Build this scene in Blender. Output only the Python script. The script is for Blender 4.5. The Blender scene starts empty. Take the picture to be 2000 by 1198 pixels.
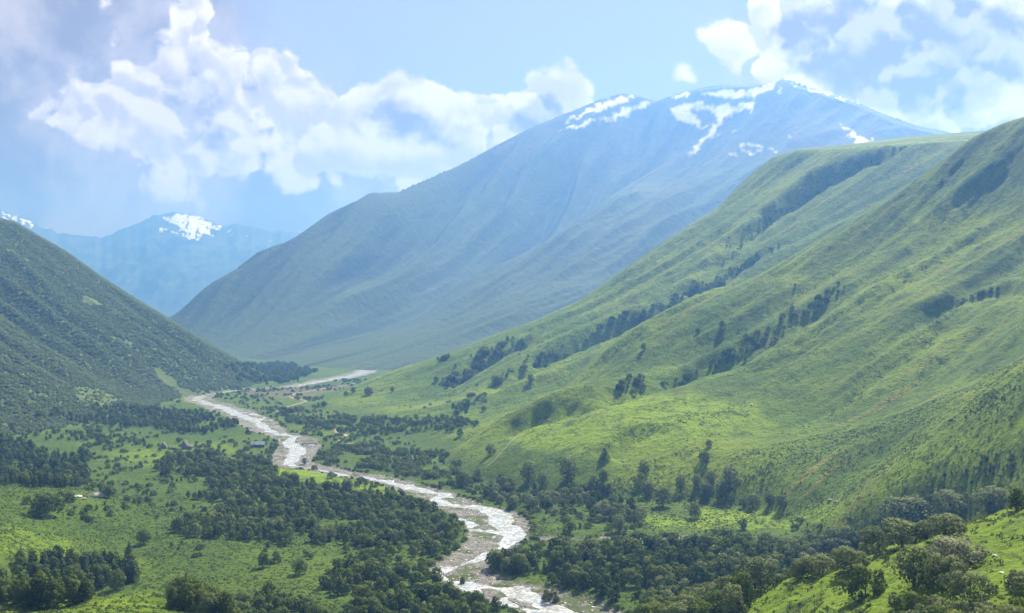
import bpy, bmesh, math, random
import numpy as np
from mathutils import Vector

random.seed(7)
RNG = np.random.default_rng(11)
scene = bpy.context.scene
col = scene.collection
F = 2000.0      # focal length in photo pixels (photo is 2000 wide)
CX, CY = 1000.0, 599.0

# ------------------------------------------------------------------ camera
cam_data = bpy.data.cameras.new('camera')
cam_data.sensor_width = 36.0
cam_data.lens = 36.0
cam_data.clip_start = 0.5
cam_data.clip_end = 60000
cam = bpy.data.objects.new('camera', cam_data)
col.objects.link(cam)
cam.location = (0, 0, 0)
cam.rotation_euler = (math.radians(90), 0, 0)
scene.camera = cam

# ------------------------------------------------------------------ render
scene.render.engine = 'CYCLES'
scene.cycles.use_denoising = True
scene.cycles.max_bounces = 6
scene.cycles.diffuse_bounces = 2
scene.cycles.glossy_bounces = 2
scene.cycles.transmission_bounces = 2
scene.cycles.volume_bounces = 0
scene.cycles.transparent_max_bounces = 4
scene.view_settings.view_transform = 'Standard'
scene.view_settings.look = 'None'
scene.view_settings.gamma = 1
scene.view_settings.use_curve_mapping = False
scene.view_settings.exposure = 1.38

# ------------------------------------------------------------------ sun + sky
SUN_EL = math.radians(46)
SUN_AZ = math.radians(27)          # from +Y towards +X
SUN_VEC = Vector((math.sin(SUN_AZ) * math.cos(SUN_EL), math.cos(SUN_AZ) * math.cos(SUN_EL), math.sin(SUN_EL)))
sun_data = bpy.data.lights.new('sun', 'SUN')
sun_data.energy = 5.0
sun_data.angle = math.radians(0.53)
sun_data.color = (1.0, 0.93, 0.77)
sun = bpy.data.objects.new('sun', sun_data)
col.objects.link(sun)
sun.rotation_euler = SUN_VEC.to_track_quat('Z', 'Y').to_euler()

world = bpy.data.worlds.new('World')
scene.world = world
world.use_nodes = True
world.cycles.sampling_method = 'MANUAL'
world.cycles.sample_map_resolution = 512


class NT:
    """small helper round a node tree"""
    def __init__(self, tree):
        self.t = tree
        self.n = tree.nodes
        self.l = tree.links

    def node(self, typ, **kw):
        nd = self.n.new(typ)
        for k, v in kw.items():
            setattr(nd, k, v)
        return nd

    def put(self, sock, v):
        if isinstance(v, bpy.types.NodeSocket):
            self.l.new(v, sock)
        elif v is not None:
            if isinstance(v, (tuple, list)) and sock.type == 'RGBA' and len(v) == 3:
                v = (*v, 1.0)
            sock.default_value = v

    def math(self, op, a, b=None, c=None, clamp=False):
        nd = self.node('ShaderNodeMath', operation=op, use_clamp=clamp)
        self.put(nd.inputs[0], a)
        if b is not None:
            self.put(nd.inputs[1], b)
        if c is not None:
            self.put(nd.inputs[2], c)
        return nd.outputs[0]

    def vmath(self, op, a, b=None):
        nd = self.node('ShaderNodeVectorMath', operation=op)
        self.put(nd.inputs[0], a)
        if b is not None:
            self.put(nd.inputs[1], b)
        return nd.outputs['Value'] if op in ('DOT_PRODUCT', 'LENGTH') else nd.outputs[0]

    def smooth(self, x, a, b, lo=0.0, hi=1.0):
        nd = self.node('ShaderNodeMapRange', interpolation_type='SMOOTHSTEP')
        self.put(nd.inputs[0], x)
        for i, v in enumerate((a, b, lo, hi)):
            self.put(nd.inputs[1 + i], v)
        return nd.outputs[0]

    def mix(self, f, a, b):
        nd = self.node('ShaderNodeMix', data_type='RGBA')
        self.put(nd.inputs[0], f)
        self.put(nd.inputs[6], a)
        self.put(nd.inputs[7], b)
        return nd.outputs[2]

    def noise(self, vec, scale, detail=5, rough=0.55, dist=0.0, lac=2.0):
        nd = self.node('ShaderNodeTexNoise')
        self.put(nd.inputs['Vector'], vec)
        nd.inputs['Scale'].default_value = scale
        nd.inputs['Detail'].default_value = detail
        nd.inputs['Roughness'].default_value = rough
        nd.inputs['Lacunarity'].default_value = lac
        nd.inputs['Distortion'].default_value = dist
        return nd

    def mapping(self, vec, scale=(1, 1, 1), rot=(0, 0, 0), loc=(0, 0, 0)):
        nd = self.node('ShaderNodeMapping')
        self.put(nd.inputs[0], vec)
        nd.inputs['Scale'].default_value = scale
        nd.inputs['Rotation'].default_value = rot
        nd.inputs['Location'].default_value = loc
        return nd.outputs[0]

    def attr(self, name):
        nd = self.node('ShaderNodeAttribute', attribute_name=name)
        return nd.outputs['Fac']


def build_world():
    nt = NT(world.node_tree)
    nt.n.clear()
    out = nt.node('ShaderNodeOutputWorld')
    bg = nt.node('ShaderNodeBackground')
    bg.inputs['Strength'].default_value = SKY_STRENGTH
    nt.l.new(bg.outputs[0], out.inputs[0])
    sky = nt.node('ShaderNodeTexSky', sky_type='NISHITA')
    sky.sun_disc = False
    sky.sun_elevation = SUN_EL
    sky.sun_rotation = SUN_AZ
    sky.altitude = 1800
    sky.air_density = 1.0
    sky.dust_density = 0.3
    sky.ozone_density = 1.6
    tc = nt.node('ShaderNodeTexCoord')
    d = nt.vmath('NORMALIZE', tc.outputs['Generated'])
    sep = nt.node('ShaderNodeSeparateXYZ')
    nt.l.new(d, sep.inputs[0])
    az = nt.math('ARCTAN2', sep.outputs[0], sep.outputs[1])
    el = nt.math('ARCSINE', sep.outputs[2])
    comb = nt.node('ShaderNodeCombineXYZ')
    nt.l.new(az, comb.inputs[0])
    nt.l.new(el, comb.inputs[1])
    P = comb.outputs[0]
    def blobs(coord, lst):
        acc = None
        for px, py, rx, ry, w in lst:
            u, v = (px - CX) / F, (CY - py) / F
            a = math.atan(u)
            e = math.atan(v * math.cos(a))
            vm = nt.node('ShaderNodeVectorMath', operation='MULTIPLY_ADD')
            nt.l.new(coord, vm.inputs[0]); vm.inputs[1].default_value = (F / rx, F / ry, 0); vm.inputs[2].default_value = (-a * F / rx, -e * F / ry, 0)
            r2 = nt.vmath('DOT_PRODUCT', vm.outputs[0], vm.outputs[0])
            g = nt.math('POWER', 0.36788, r2)
            acc = nt.math('MULTIPLY', g, w) if acc is None else nt.math('MULTIPLY_ADD', g, w, acc)
        return acc

    def scaled(v, k):
        nd = nt.node('ShaderNodeVectorMath', operation='SCALE')
        nt.l.new(v, nd.inputs[0]); nd.inputs['Scale'].default_value = k
        return nd.outputs[0]

    def billow(vec, scale, detail, rough):
        nd = nt.node('ShaderNodeTexNoise', noise_type='RIDGED_MULTIFRACTAL', normalize=True)
        nt.l.new(vec, nd.inputs['Vector'])
        nd.inputs['Scale'].default_value = scale
        nd.inputs['Detail'].default_value = detail
        nd.inputs['Roughness'].default_value = rough
        nd.inputs['Offset'].default_value = 1.0
        nd.inputs['Gain'].default_value = 1.0
        return nd.outputs[0]

    # soft grey cloud mass
    wv = nt.vmath('SUBTRACT', nt.noise(d, 8.0, 4, 0.55).outputs['Color'], (0.5, 0.5, 0.5))
    veil_b = blobs(nt.vmath('ADD', P, scaled(wv, 0.10)), VEIL)
    vn = nt.noise(d, 7.0, 7, 0.6)
    veil = nt.math('ADD', veil_b, nt.math('MULTIPLY', nt.math('SUBTRACT', vn.outputs[0], 0.5), 0.8))
    # everywhere outside the view the cloud cover goes on at random
    ab = nt.math('ABSOLUTE', az)
    far = nt.math('MAXIMUM', nt.smooth(ab, 0.52, 0.75), nt.smooth(el, 0.34, 0.5))
    gen = nt.noise(nt.mapping(d, (1, 1, 1.6)), 3.2, 6, 0.55)
    cover = nt.math('MULTIPLY', far, nt.smooth(gen.outputs[0], 0.47, 0.66, 0.0, 1.1))
    veil = nt.math('ADD', veil, cover)
    veil_a = nt.smooth(veil, 0.1, 0.6)

    # cumulus: cauliflower density; the billows are sampled again a little towards the sun for their shading
    w = nt.vmath('SUBTRACT', nt.noise(d, 16.0, 4, 0.6).outputs['Color'], (0.5, 0.5, 0.5))
    dw = nt.vmath('ADD', d, scaled(w, 0.025))
    b_ = nt.math('MULTIPLY', blobs(nt.vmath('ADD', P, scaled(w, 0.05)), PUFF), 1.45)
    r0 = billow(dw, 22.0, 5.0, 0.55)
    r1 = billow(nt.vmath('ADD', dw, (0.005, 0.0, 0.011)), 22.0, 4.0, 0.55)
    big = nt.math('SUBTRACT', 0.5, r0)
    fine = nt.math('SUBTRACT', nt.noise(d, 60.0, 6, 0.62).outputs[0], 0.5)
    puff = nt.math('MULTIPLY_ADD', fine, 0.6, nt.math('MULTIPLY_ADD', big, 0.6, b_))
    puff_a = nt.smooth(puff, 0.22, 0.54)
    facing = nt.smooth(nt.math('MULTIPLY_ADD', fine, -0.5, nt.math('SUBTRACT', r1, r0)), -0.45, 0.45)
    # light comes through where the cloud is thin
    thick = nt.smooth(nt.math('MULTIPLY_ADD', fine, 1.2, b_), 1.7, 2.5)
    rim = nt.smooth(puff, 0.95, 0.40)
    lightness = nt.math('MULTIPLY_ADD', rim, 0.3, nt.math('MULTIPLY_ADD', facing, 0.85, -0.05), clamp=True)
    pcol = nt.mix(lightness, nt.mix(thick, PUFF_M, PUFF_D), nt.mix(nt.math('MULTIPLY', thick, 0.95), PUFF_W, PUFF_M))
    vl = nt.smooth(nt.noise(d, 10.0, 9, 0.62, 0.3).outputs[0], 0.36, 0.64)
    vcol = nt.mix(vl, VEIL_C, VEIL_L)
    base = nt.mix(veil_a, nt.mix(0.8, sky.outputs[0], SKY_C), vcol)
    colr = nt.mix(nt.math('MULTIPLY', puff_a, 0.97), base, pcol)
    # below the horizon: plain valley-haze colour
    nt.l.new(colr, bg.inputs['Color'])


SKY_STRENGTH = 0.1
SKY_C = (1.85, 1.5, 1.6)      # hazy sky blue mixed into the sky texture
PUFF_W = (5.4, 4.7, 4.3)
PUFF_M = (3.3, 2.7, 2.5)
PUFF_D = (1.3, 0.85, 0.5)
VEIL_C = (1.35, 0.9, 0.55)
VEIL_L = (3.1, 2.5, 2.1)
# px, py, rx, ry, weight  (directions of the cloud masses, given as seen in the photograph)
VEIL = [(40, 40, 330, 190, 1.2), (270, 60, 120, 140, 1.0), (60, 300, 440, 210, 1.1), (360, 400, 320, 140, 1.3),
        (560, 400, 240, 130, 1.1), (770, 330, 190, 90, 0.8),
        (1800, 90, 280, 140, 1.1), (1960, 170, 180, 120, 0.8)]
PUFF = [(372, 20, 44, 64, 0.75), (388, 95, 28, 54, 0.7), (350, 150, 76, 44, 0.55), (20, 110, 140, 34, 0.33), (235, 50, 26, 64, 0.3),
        (150, 215, 66, 44, 0.7), (250, 195, 84, 54, 0.65), (350, 195, 94, 60, 0.7), (420, 225, 64, 64, 0.6),
        (310, 265, 140, 54, 0.55), (430, 295, 100, 46, 0.6), (70, 232, 44, 16, 0.42), (360, 330, 130, 44, 0.4), (400, 400, 90, 30, 0.34),
        (530, 135, 70, 50, 0.9), (495, 175, 64, 44, 0.65), (575, 205, 64, 54, 0.75), (615, 265, 60, 56, 0.8), (605, 330, 70, 50, 0.5),
        (770, 215, 70, 48, 0.85), (845, 230, 80, 60, 0.9), (715, 250, 70, 50, 0.7), (800, 315, 140, 64, 0.7),
        (930, 270, 100, 50, 0.75), (1070, 196, 70, 50, 1.5), (1050, 250, 100, 40, 1.2),
        (958, 178, 36, 11, 0.36), (1310, 136, 60, 20, 0.28), (1530, 30, 66, 64, 0.6), (1545, 105, 50, 50, 0.5), (1450, 78, 100, 22, 0.37),
        (1730, 70, 200, 95, 1.9), (1880, 120, 180, 85, 1.9), (1900, 212, 180, 34, 0.55), (1650, 190, 100, 44, 0.5)]
build_world()

# ------------------------------------------------------------------ noise
_perm = RNG.permutation(4096).astype(np.int32)
_ang = RNG.uniform(0, 2 * np.pi, 4096)
_gx = np.cos(_ang).astype(np.float32)
_gy = np.sin(_ang).astype(np.float32)


def perlin(x, y):
    x = np.asarray(x, np.float32); y = np.asarray(y, np.float32)
    xi = np.floor(x).astype(np.int32); yi = np.floor(y).astype(np.int32)
    xf = x - xi; yf = y - yi
    u = xf * xf * xf * (xf * (xf * 6 - 15) + 10)
    v = yf * yf * yf * (yf * (yf * 6 - 15) + 10)

    def g(ix, iy, dx, dy):
        h = _perm[(_perm[ix & 4095] + iy) & 4095]
        return _gx[h] * dx + _gy[h] * dy
    a = g(xi, yi, xf, yf); b = g(xi + 1, yi, xf - 1, yf)
    c = g(xi, yi + 1, xf, yf - 1); d = g(xi + 1, yi + 1, xf - 1, yf - 1)
    ab = a + u * (b - a)
    return (ab + v * (c + u * (d - c) - ab)) * 1.4


def fbm(x, y, oct=4, gain=0.5):
    s = 0; a = 1.0; f = 1.0
    for i in range(oct):
        s = s + a * perlin(x * f + i * 17.3, y * f - i * 9.1)
        a *= gain; f *= 2.03
    return s


def ridged(x, y, oct=3, gain=0.5):
    s = 0; a = 1.0; f = 1.0; t = 0
    for i in range(oct):
        s = s + a * (1 - 2 * np.abs(perlin(x * f + i * 31.7, y * f + i * 5.9)))
        t += a; a *= gain; f *= 2.1
    return s / t


def sstep(x, a, b):
    t = np.clip((x - a) / (b - a), 0, 1)
    return t * t * (3 - 2 * t)


# ------------------------------------------------------------------ land forms from control points
def pp(lst):
    """(px, py, distance) -> world"""
    return [((a - CX) / F * d, d, (CY - b) / F * d) for a, b, d in lst]


class RBF:
    def __init__(self, pts, smooth=0.0):
        P = np.array(pts, float)
        self.s = 1000.0
        X = P[:, :2] / self.s
        n = len(X)
        r = np.sqrt(((X[:, None] - X[None]) ** 2).sum(2))
        K = r ** 3 + smooth * np.eye(n)
        A = np.zeros((n + 3, n + 3))
        A[:n, :n] = K
        A[:n, n] = 1; A[:n, n + 1:] = X
        A[n, :n] = 1; A[n + 1:, :n] = X.T
        b = np.zeros(n + 3); b[:n] = P[:, 2]
        w = np.linalg.solve(A, b)
        self.X = X.astype(np.float32); self.w = w[:n].astype(np.float32); self.p = w[n:].astype(np.float32)

    def __call__(self, x, y):
        x = (np.asarray(x) / self.s).astype(np.float32); y = (np.asarray(y) / self.s).astype(np.float32)
        z = self.p[0] + self.p[1] * x + self.p[2] * y
        for (cx, cy), w in zip(self.X, self.w):
            r2 = (x - cx) ** 2 + (y - cy) ** 2
            z += w * r2 * np.sqrt(r2)
        return z


ZF = -165.0
LEFT_RIDGE = [(-250, 320, 2500), (-100, 375, 2500), (0, 430, 2500), (30, 437, 2500), (60, 455, 2500), (130, 495, 2500), (200, 545, 2500), (270, 590, 2480), (330, 625, 2450), (400, 668, 2420), (450, 698, 2380), (500, 725, 2330), (545, 750, 2260), (600, 780, 2150)]
LEFT = RBF(pp([(535, 748, 2260), (435, 762, 1990), (330, 785, 1780), (280, 805, 1600), (150, 835, 1400), (0, 862, 1255),
               (500, 723, 2330), (450, 695, 2380), (400, 665, 2420), (330, 622, 2450), (270, 587, 2480), (200, 542, 2500),
               (130, 492, 2500), (60, 452, 2500), (0, 422, 2500), (150, 690, 1850), (0, 640, 1800), (300, 700, 2000)]) +
           [(-1700, 2500, 330), (-1500, 1700, 200), (-1200, 1100, 60), (-480, 900, -168), (-430, 650, -168), (-640, 900, -105), (-620, 600, -95), (-900, 500, -20),
            (-520, 2900, -330), (-1000, 3100, -90), (-1600, 3200, 80), (-300, 2250, -230), (-420, 1750, -225), (-440, 1250, -220),
            (-330, 900, -205), (-300, 500, -190), (-280, 200, -150), (-100, 1500, -330), (0, 2500, -330)], 1e-4)
MID = RBF(pp([(1910, 256, 2800), (1780, 266, 2700), (1640, 284, 2560), (1560, 291, 2500), (1480, 328, 2450), (1400, 408, 2400), (1300, 470, 2350), (1200, 540, 2300),
              (1130, 588, 2250), (1050, 624, 2200), (980, 650, 2180), (900, 680, 2150), (780, 720, 2120), (690, 752, 2080), (620, 782, 1850),
              (700, 836, 1395), (800, 858, 1275), (860, 878, 1180), (600, 800, 1650), (2000, 240, 2750),
              (1000, 735, 1650), (1200, 650, 1760), (1400, 540, 1900), (1600, 440, 2000), (850, 780, 1640), (1000, 800, 1350)]) +
          [(-160, 2500, -260), (352, 2800, -60), (700, 3000, 130), (1274, 3400, 200), (2000, 2800, 600), (-480, 1950, -230), (-380, 1400, -235), (-260, 1100, -235),
           (500, 1300, -40), (0, 950, -230), (300, 800, -200), (-600, 2400, -330)], 1e-4)
NEAR = RBF(pp([(2000, 227, 1500), (1960, 240, 1500), (1900, 266, 1500), (1800, 347, 1490), (1700, 410, 1490), (1600, 470, 1490), (1500, 530, 1480), (1330, 605, 1460), (1200, 680, 1400),
               (1160, 758, 1230), (1090, 772, 1190), (1020, 800, 1150), (960, 842, 1110), (905, 898, 1060), (885, 930, 1010),
               (1300, 800, 1030), (1200, 835, 990), (1100, 850, 1010), (1000, 885, 1000), (1000, 945, 940), (1150, 935, 905), (1060, 905, 950), (1200, 905, 925), (1300, 955, 880),
               (1400, 845, 960), (1450, 880, 905), (1450, 950, 850), (1600, 940, 800), (1600, 850, 930), (1750, 860, 810), (1700, 800, 960), (1850, 800, 860), (1700, 910, 800), (1500, 930, 850),
               (1690, 975, 705), (1850, 890, 690), (2000, 830, 660), (1850, 985, 652), (2000, 962, 600), (1720, 1004, 682), (1900, 760, 930), (1750, 760, 980),
               (1600, 720, 1080), (1750, 600, 1170), (2000, 600, 1050), (2000, 450, 1250), (1750, 470, 1370), (1400, 740, 1150), (1500, 650, 1250),
               (1600, 990, 770), (1450, 985, 840)]) +
           [(560, 1850, 10), (350, 1750, -100), (950, 1850, 130), (130, 1600, -140), (-40, 1300, -190), (-150, 1150, -215), (-160, 950, -230), (0, 790, -215), (150, 700, -205), (240, 620, -180),
            (1200, 1500, 450), (900, 900, 210), (600, 560, 40), (450, 380, -15), (1000, 400, 150), (1500, 2200, 420), (230, 500, -120), (300, 440, -80)], 1e-5)
MID_RIDGE = [(480, 840, 1700), (600, 800, 1760), (620, 786, 1850), (690, 754, 2080), (780, 721, 2120), (900, 681, 2150), (980, 650, 2180), (1050, 625, 2200), (1130, 589, 2250), (1200, 541, 2300), (1300, 471, 2350), (1400, 409, 2400), (1440, 366, 2430), (1480, 330, 2450), (1510, 308, 2470), (1560, 292, 2500),
             (1640, 286, 2560), (1780, 268, 2700), (1910, 258, 2800), (2000, 250, 2850), (2300, 240, 3000)]
NEAR_RIDGE = [(840, 980, 940), (885, 930, 1010), (905, 898, 1060), (960, 842, 1110), (1020, 800, 1150), (1090, 772, 1190), (1160, 758, 1230), (1200, 690, 1390), (1330, 607, 1460), (1500, 530, 1480), (1600, 470, 1490), (1700, 410, 1490), (1800, 347, 1490),
              (1900, 270, 1500), (1960, 243, 1500), (2000, 231, 1500), (2100, 190, 1520), (2300, 120, 1600)]
FORE = RBF([(0, 0, -1.9), (-60, 0, -6), (60, 0, 2), (0, -300, 70), (400, -100, 90), (-400, -100, -20), (0, 60, -24), (0, 120, -46), (0, 200, -76), (0, 300, -108), (0, 400, -140), (10, 490, -172), (-60, 540, -205),
            (60, 120, -37), (120, 120, -24), (-100, 200, -82), (-200, 150, -75), (-220, 300, -112), (-70, 420, -150), (60, 520, -172), (-60, 320, -118), (40, 330, -112),
            (140, 430, -128), (100, 440, -150), (215, 470, -118), (260, 420, -90), (330, 330, -40), (300, 200, 10), (0, 700, -260), (160, 560, -175), (-150, 520, -180), (-260, 560, -190), (300, 520, -112), (-400, 300, -100)] +
           pp([(2000, 990, 345), (1900, 1010, 342), (1800, 1043, 345), (1700, 1082, 348), (1600, 1112, 352), (1500, 1142, 356), (1420, 1190, 372), (1300, 1225, 400),
               (2000, 1198, 225), (1850, 1130, 275), (1700, 1160, 290), (1550, 1198, 315), (290, 1165, 400), (130, 1188, 390), (0, 1180, 400), (290, 1230, 340)]), 1e-5)
BANK = RBF(pp([(0, 952, 790), (120, 956, 815), (250, 972, 860), (0, 1080, 610), (150, 1062, 690), (60, 1000, 730), (0, 1198, 480), (250, 1060, 730), (60, 1130, 590)]) +
           [(-420, 860, -150), (-300, 950, -190), (-230, 800, -182), (-200, 640, -182), (-180, 520, -185), (-520, 700, -115), (-480, 480, -105), (-600, 900, -150), (-100, 1000, -240)], 1e-5)


def polyline(lst):
    """(px, py, half width in m) on the flat valley floor"""
    o = []
    for a, b, w in lst:
        d = -ZF * F / (b - CY)
        o.append(((a - CX) / F * d, d, w))
    return o


BED = polyline([(770, 712, 30), (735, 716, 34), (690, 733, 32), (640, 743, 34), (560, 756, 17), (470, 761, 15), (400, 769, 26), (385, 778, 26), (430, 794, 27), (480, 812, 29), (508, 830, 28), (535, 843, 24),
                (575, 855, 24), (585, 870, 26), (572, 890, 27), (575, 905, 22), (640, 917, 18), (720, 931, 19), (790, 948, 19), (845, 965, 20), (900, 985, 22), (950, 1005, 27), (975, 1030, 27),
                (965, 1058, 21), (930, 1085, 17), (895, 1110, 19), (925, 1135, 22), (1000, 1158, 24), (1080, 1185, 25), (1180, 1225, 26), (1300, 1290, 26)])
TRIB = polyline([(1040, 1052, 5), (1110, 1053, 5), (1190, 1049, 5), (1290, 1050, 4), (1400, 1048, 4)])
FLOW = [polyline([(735, 716, 12), (690, 733, 16), (640, 742, 14), (560, 757, 7), (470, 761, 6), (395, 770, 11), (385, 780, 10), (440, 797, 11), (470, 810, 11), (500, 822, 10), (520, 835, 8), (545, 847, 6),
                  (570, 850, 7), (565, 865, 9), (585, 878, 11), (575, 893, 10), (560, 905, 6), (620, 914, 3), (660, 924, 6), (720, 931, 6), (780, 945, 6), (830, 957, 8), (870, 963, 9), (850, 972, 6),
                  (880, 982, 7), (940, 990, 10), (975, 1003, 11), (985, 1022, 11), (1010, 1042, 9), (985, 1062, 8), (935, 1088, 6), (885, 1106, 5), (845, 1118, 4), (880, 1132, 5), (930, 1140, 6), (1000, 1148, 9),
                  (1030, 1160, 9), (1060, 1178, 8), (1130, 1200, 8), (1300, 1290, 8)]),
        polyline([(870, 1000, 3), (900, 1012, 4), (930, 1022, 4), (900, 1030, 3), (960, 1035, 5), (1005, 1042, 5)]),
        polyline([(1040, 1028, 2.5), (1062, 1040, 3), (1040, 1052, 2.5)]),
        polyline([(690, 733, 5), (720, 728, 6), (760, 722, 4)]),
        polyline([(470, 803, 6), (520, 812, 4), (500, 825, 5)]),
        polyline([(910, 1140, 4), (960, 1165, 4), (1040, 1190, 5), (1080, 1215, 5)]),
        polyline([(1040, 1053, 2), (1110, 1054, 2), (1190, 1049, 2), (1290, 1050, 2)])]


def dist_poly(x, y, pl):
    """signed distance past the half width of a polyline"""
    best = np.full(x.shape, 1e9, np.float32)
    for (ax, ay, aw), (bx, by, bw) in zip(pl[:-1], pl[1:]):
        dx, dy = bx - ax, by - ay
        m = max(aw, bw) + 90
        sel = (x > min(ax, bx) - m) & (x < max(ax, bx) + m) & (y > min(ay, by) - m) & (y < max(ay, by) + m)
        if not sel.any():
            continue
        xs, ys = x[sel], y[sel]
        t = np.clip(((xs - ax) * dx + (ys - ay) * dy) / (dx * dx + dy * dy), 0, 1)
        r = np.hypot(xs - ax - t * dx, ys - ay - t * dy) - (aw + t * (bw - aw))
        best[sel] = np.minimum(best[sel], r)
    return best


# gullies and spurs on the grass hills, px polylines are set on the slope further down
def hill_detail(x, y, warp):
    """run-off ridges down the right hand slopes"""
    s = -0.44 * x + 0.90 * y
    t = 0.90 * x + 0.44 * y
    s = s + 16 * fbm(x / 520 + 3, y / 520, 2) + 2.5 * fbm(x / 110, y / 110, 2)
    n = 9.5 * ridged(s / 125 + 0.3, t / 1300, 2, 0.45)
    n += 5.6 * ridged(s / 52 + 9, t / 700 + 4, 2, 0.5)
    n += 1.3 * ridged(s / 19, t / 190 + 7, 2, 0.5) * sstep(fbm(x / 90, y / 90, 2), -0.2, 0.4) + 0.8 * fbm(s / 9, t / 22, 2)
    return n


CARVE = []      # world polylines of the deeper gullies, filled in once the slopes are known


def carve(x, y):
    dz = np.zeros(x.shape, np.float32)
    for pl, w, dep, lip in CARVE:
        for (ax, ay), (bx, by) in zip(pl[:-1], pl[1:]):
            pass
        best = np.full(x.shape, 1e9, np.float32); side = np.zeros(x.shape, np.float32); tpos = np.zeros(x.shape, np.float32)
        n = len(pl) - 1
        m = 5 * w + 20
        for i in range(n):
            (ax, ay), (bx, by) = pl[i], pl[i + 1]
            sel = (x > min(ax, bx) - m) & (x < max(ax, bx) + m) & (y > min(ay, by) - m) & (y < max(ay, by) + m)
            if not sel.any():
                continue
            xs, ys = x[sel], y[sel]
            dx, dy = bx - ax, by - ay
            t = np.clip(((xs - ax) * dx + (ys - ay) * dy) / (dx * dx + dy * dy), 0, 1)
            r = np.hypot(xs - ax - t * dx, ys - ay - t * dy)
            cr = dx * (ys - ay) - dy * (xs - ax)
            b = best[sel]; upd = r < b
            sd = side[sel]; tp = tpos[sel]
            b[upd] = r[upd]; sd[upd] = np.sign(cr[upd]); tp[upd] = (i + t[upd]) / n
            best[sel] = b; side[sel] = sd; tpos[sel] = tp
        near_ = best < m
        r = best[near_] + 0.35 * w * fbm(x[near_] / (1.6 * w), y[near_] / (1.6 * w), 2)
        r = np.maximum(r, 0)
        taper = sstep(tpos[near_], 0.0, 0.16) * (1 - sstep(tpos[near_], 0.84, 1.0))
        prof = -dep * np.exp(-(r / w) ** 1.6) + lip * np.exp(-((r - 1.9 * w) / (0.9 * w)) ** 2) * (side[near_] < 0)
        dz[near_] += prof * taper
    return dz


def left_detail(x, y):
    s = 0.42 * x + 0.91 * y
    t = 0.91 * x - 0.42 * y
    s = s + 30 * fbm(x / 500 + 8, y / 500, 2)
    return 24 * ridged(s / 175, t / 1500, 2, 0.5) + 8 * ridged(s / 60 + 5, t / 500, 2) + 1.5 * fbm(x / 30, y / 30, 3)


def ridge_cap(z, x, y, ridge, back, fade0, fade1):
    """keeps a slope under its crest line: it falls away behind it and never bulges above it in front"""
    p = np.clip(CX + F * x / np.maximum(y, 50), ridge[0][0], ridge[-1][0])
    nd = np.interp(p, [q[0] for q in ridge], [q[2] for q in ridge]).astype(np.float32)
    nz = np.interp(p, [q[0] for q in ridge], [(CY - q[1]) / F * q[2] for q in ridge]).astype(np.float32)
    b = y - nd
    w = sstep(p, fade0, fade1)
    g = nz / nd + 0.03
    cap = np.where(b > 0, nz + 2 - back * w * b, nz + 2 + g * b) + 70 * (1 - w)
    k = 5.0
    h = np.clip(0.5 + 0.5 * (cap - z) / k, 0, 1)
    return cap + (z - cap) * h - k * h * (1 - h)


def smax(a, b, k):
    h = np.clip(0.5 + 0.5 * (a - b) / k, 0, 1)
    return b + (a - b) * h + k * h * (1 - h)


def height(x, y):
    """ground height, owner (0 floor 1 left 2 mid 3 near 4 fore), bed / water masks"""
    x = np.asarray(x, np.float32); y = np.asarray(y, np.float32)
    hum = fbm(x / 60, y / 60, 4)
    floor = ZF + 1.6 * fbm(x / 260, y / 260, 3) + 0.7 * hum
    left = LEFT(x, y); mid = MID(x, y); near = NEAR(x, y); fore = FORE(x, y); bank = BANK(x, y)
    up = lambda z: sstep(z, ZF - 5, ZF + 70)
    left = left + left_detail(x, y) * up(left)
    det = hill_detail(x, y, 0)
    cut = carve(x, y)
    mid = mid + (det * 1.6 + cut) * up(mid)
    steep = up(near) * (0.35 + 0.65 * sstep(near, -110, -40))
    near = near + det * 1.6 * steep + cut * sstep(near, ZF, ZF + 20) + 1.2 * hum * sstep(near, ZF, ZF + 15)
    left = ridge_cap(left, x, y, LEFT_RIDGE, 0.5, -1000, -900)
    near = ridge_cap(near, x, y, NEAR_RIDGE, 0.75, 1230, 1450)
    mid = ridge_cap(mid, x, y, MID_RIDGE, 0.55, 500, 560)
    fore = fore + (2.2 * fbm(x / 45, y / 45, 3) + 0.5 * fbm(x / 9, y / 9, 3)) * sstep(np.hypot(x, y), 30, 130)
    bank = bank + 2.0 * hum
    # layers sink away where they are not meant to be
    far_ok = 1 - sstep(y, 900, 1200)
    fore = np.where(y < 700, fore, -400)
    bank = np.where((x < -60) & (y < 1050) & (y > 250), bank, -400)
    near = np.where(y > 300, near, np.where(x > 250, near, -400))
    left = np.where(x < 60, left, -400)
    mid = np.where((y > 700) & (x > -560), mid, -400)
    stack = np.stack([floor, left, mid, near, fore, bank])
    own = stack.argmax(0)
    z = floor
    for a, k in ((left, 10), (bank, 5), (mid, 5), (near, 4), (fore, 5)):
        z = smax(z, a, k)
    # river bed
    wob = 6 * fbm(x / 55 + 40, y / 90, 3)
    db = np.minimum(dist_poly(x, y, BED) + 1.5 + wob, dist_poly(x, y, TRIB) + wob * 0.4)
    bed = (1 - sstep(db, -3, 4)) * (1 - sstep(z, ZF + 3.5, ZF + 8))
    df = np.full(x.shape, 1e9, np.float32)
    for f in FLOW:
        df = np.minimum(df, dist_poly(x, y, f))
    df = df + 1.5 + 4.8 * fbm(x / 20 + 11, y / 32, 3)
    flow = 1 - sstep(df, -2.5, 2.0)
    bz = ZF - 1.0 + 0.62 * fbm(x / 17, y / 38, 3) + 0.25 * fbm(x / 7, y / 9, 2) - 1.0 * flow
    z = z * (1 - bed) + bz * bed
    own = np.where(bed > 0.3, 0, own)
    return z, own, bed, flow


WATER_Z = ZF - 1.42

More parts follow.
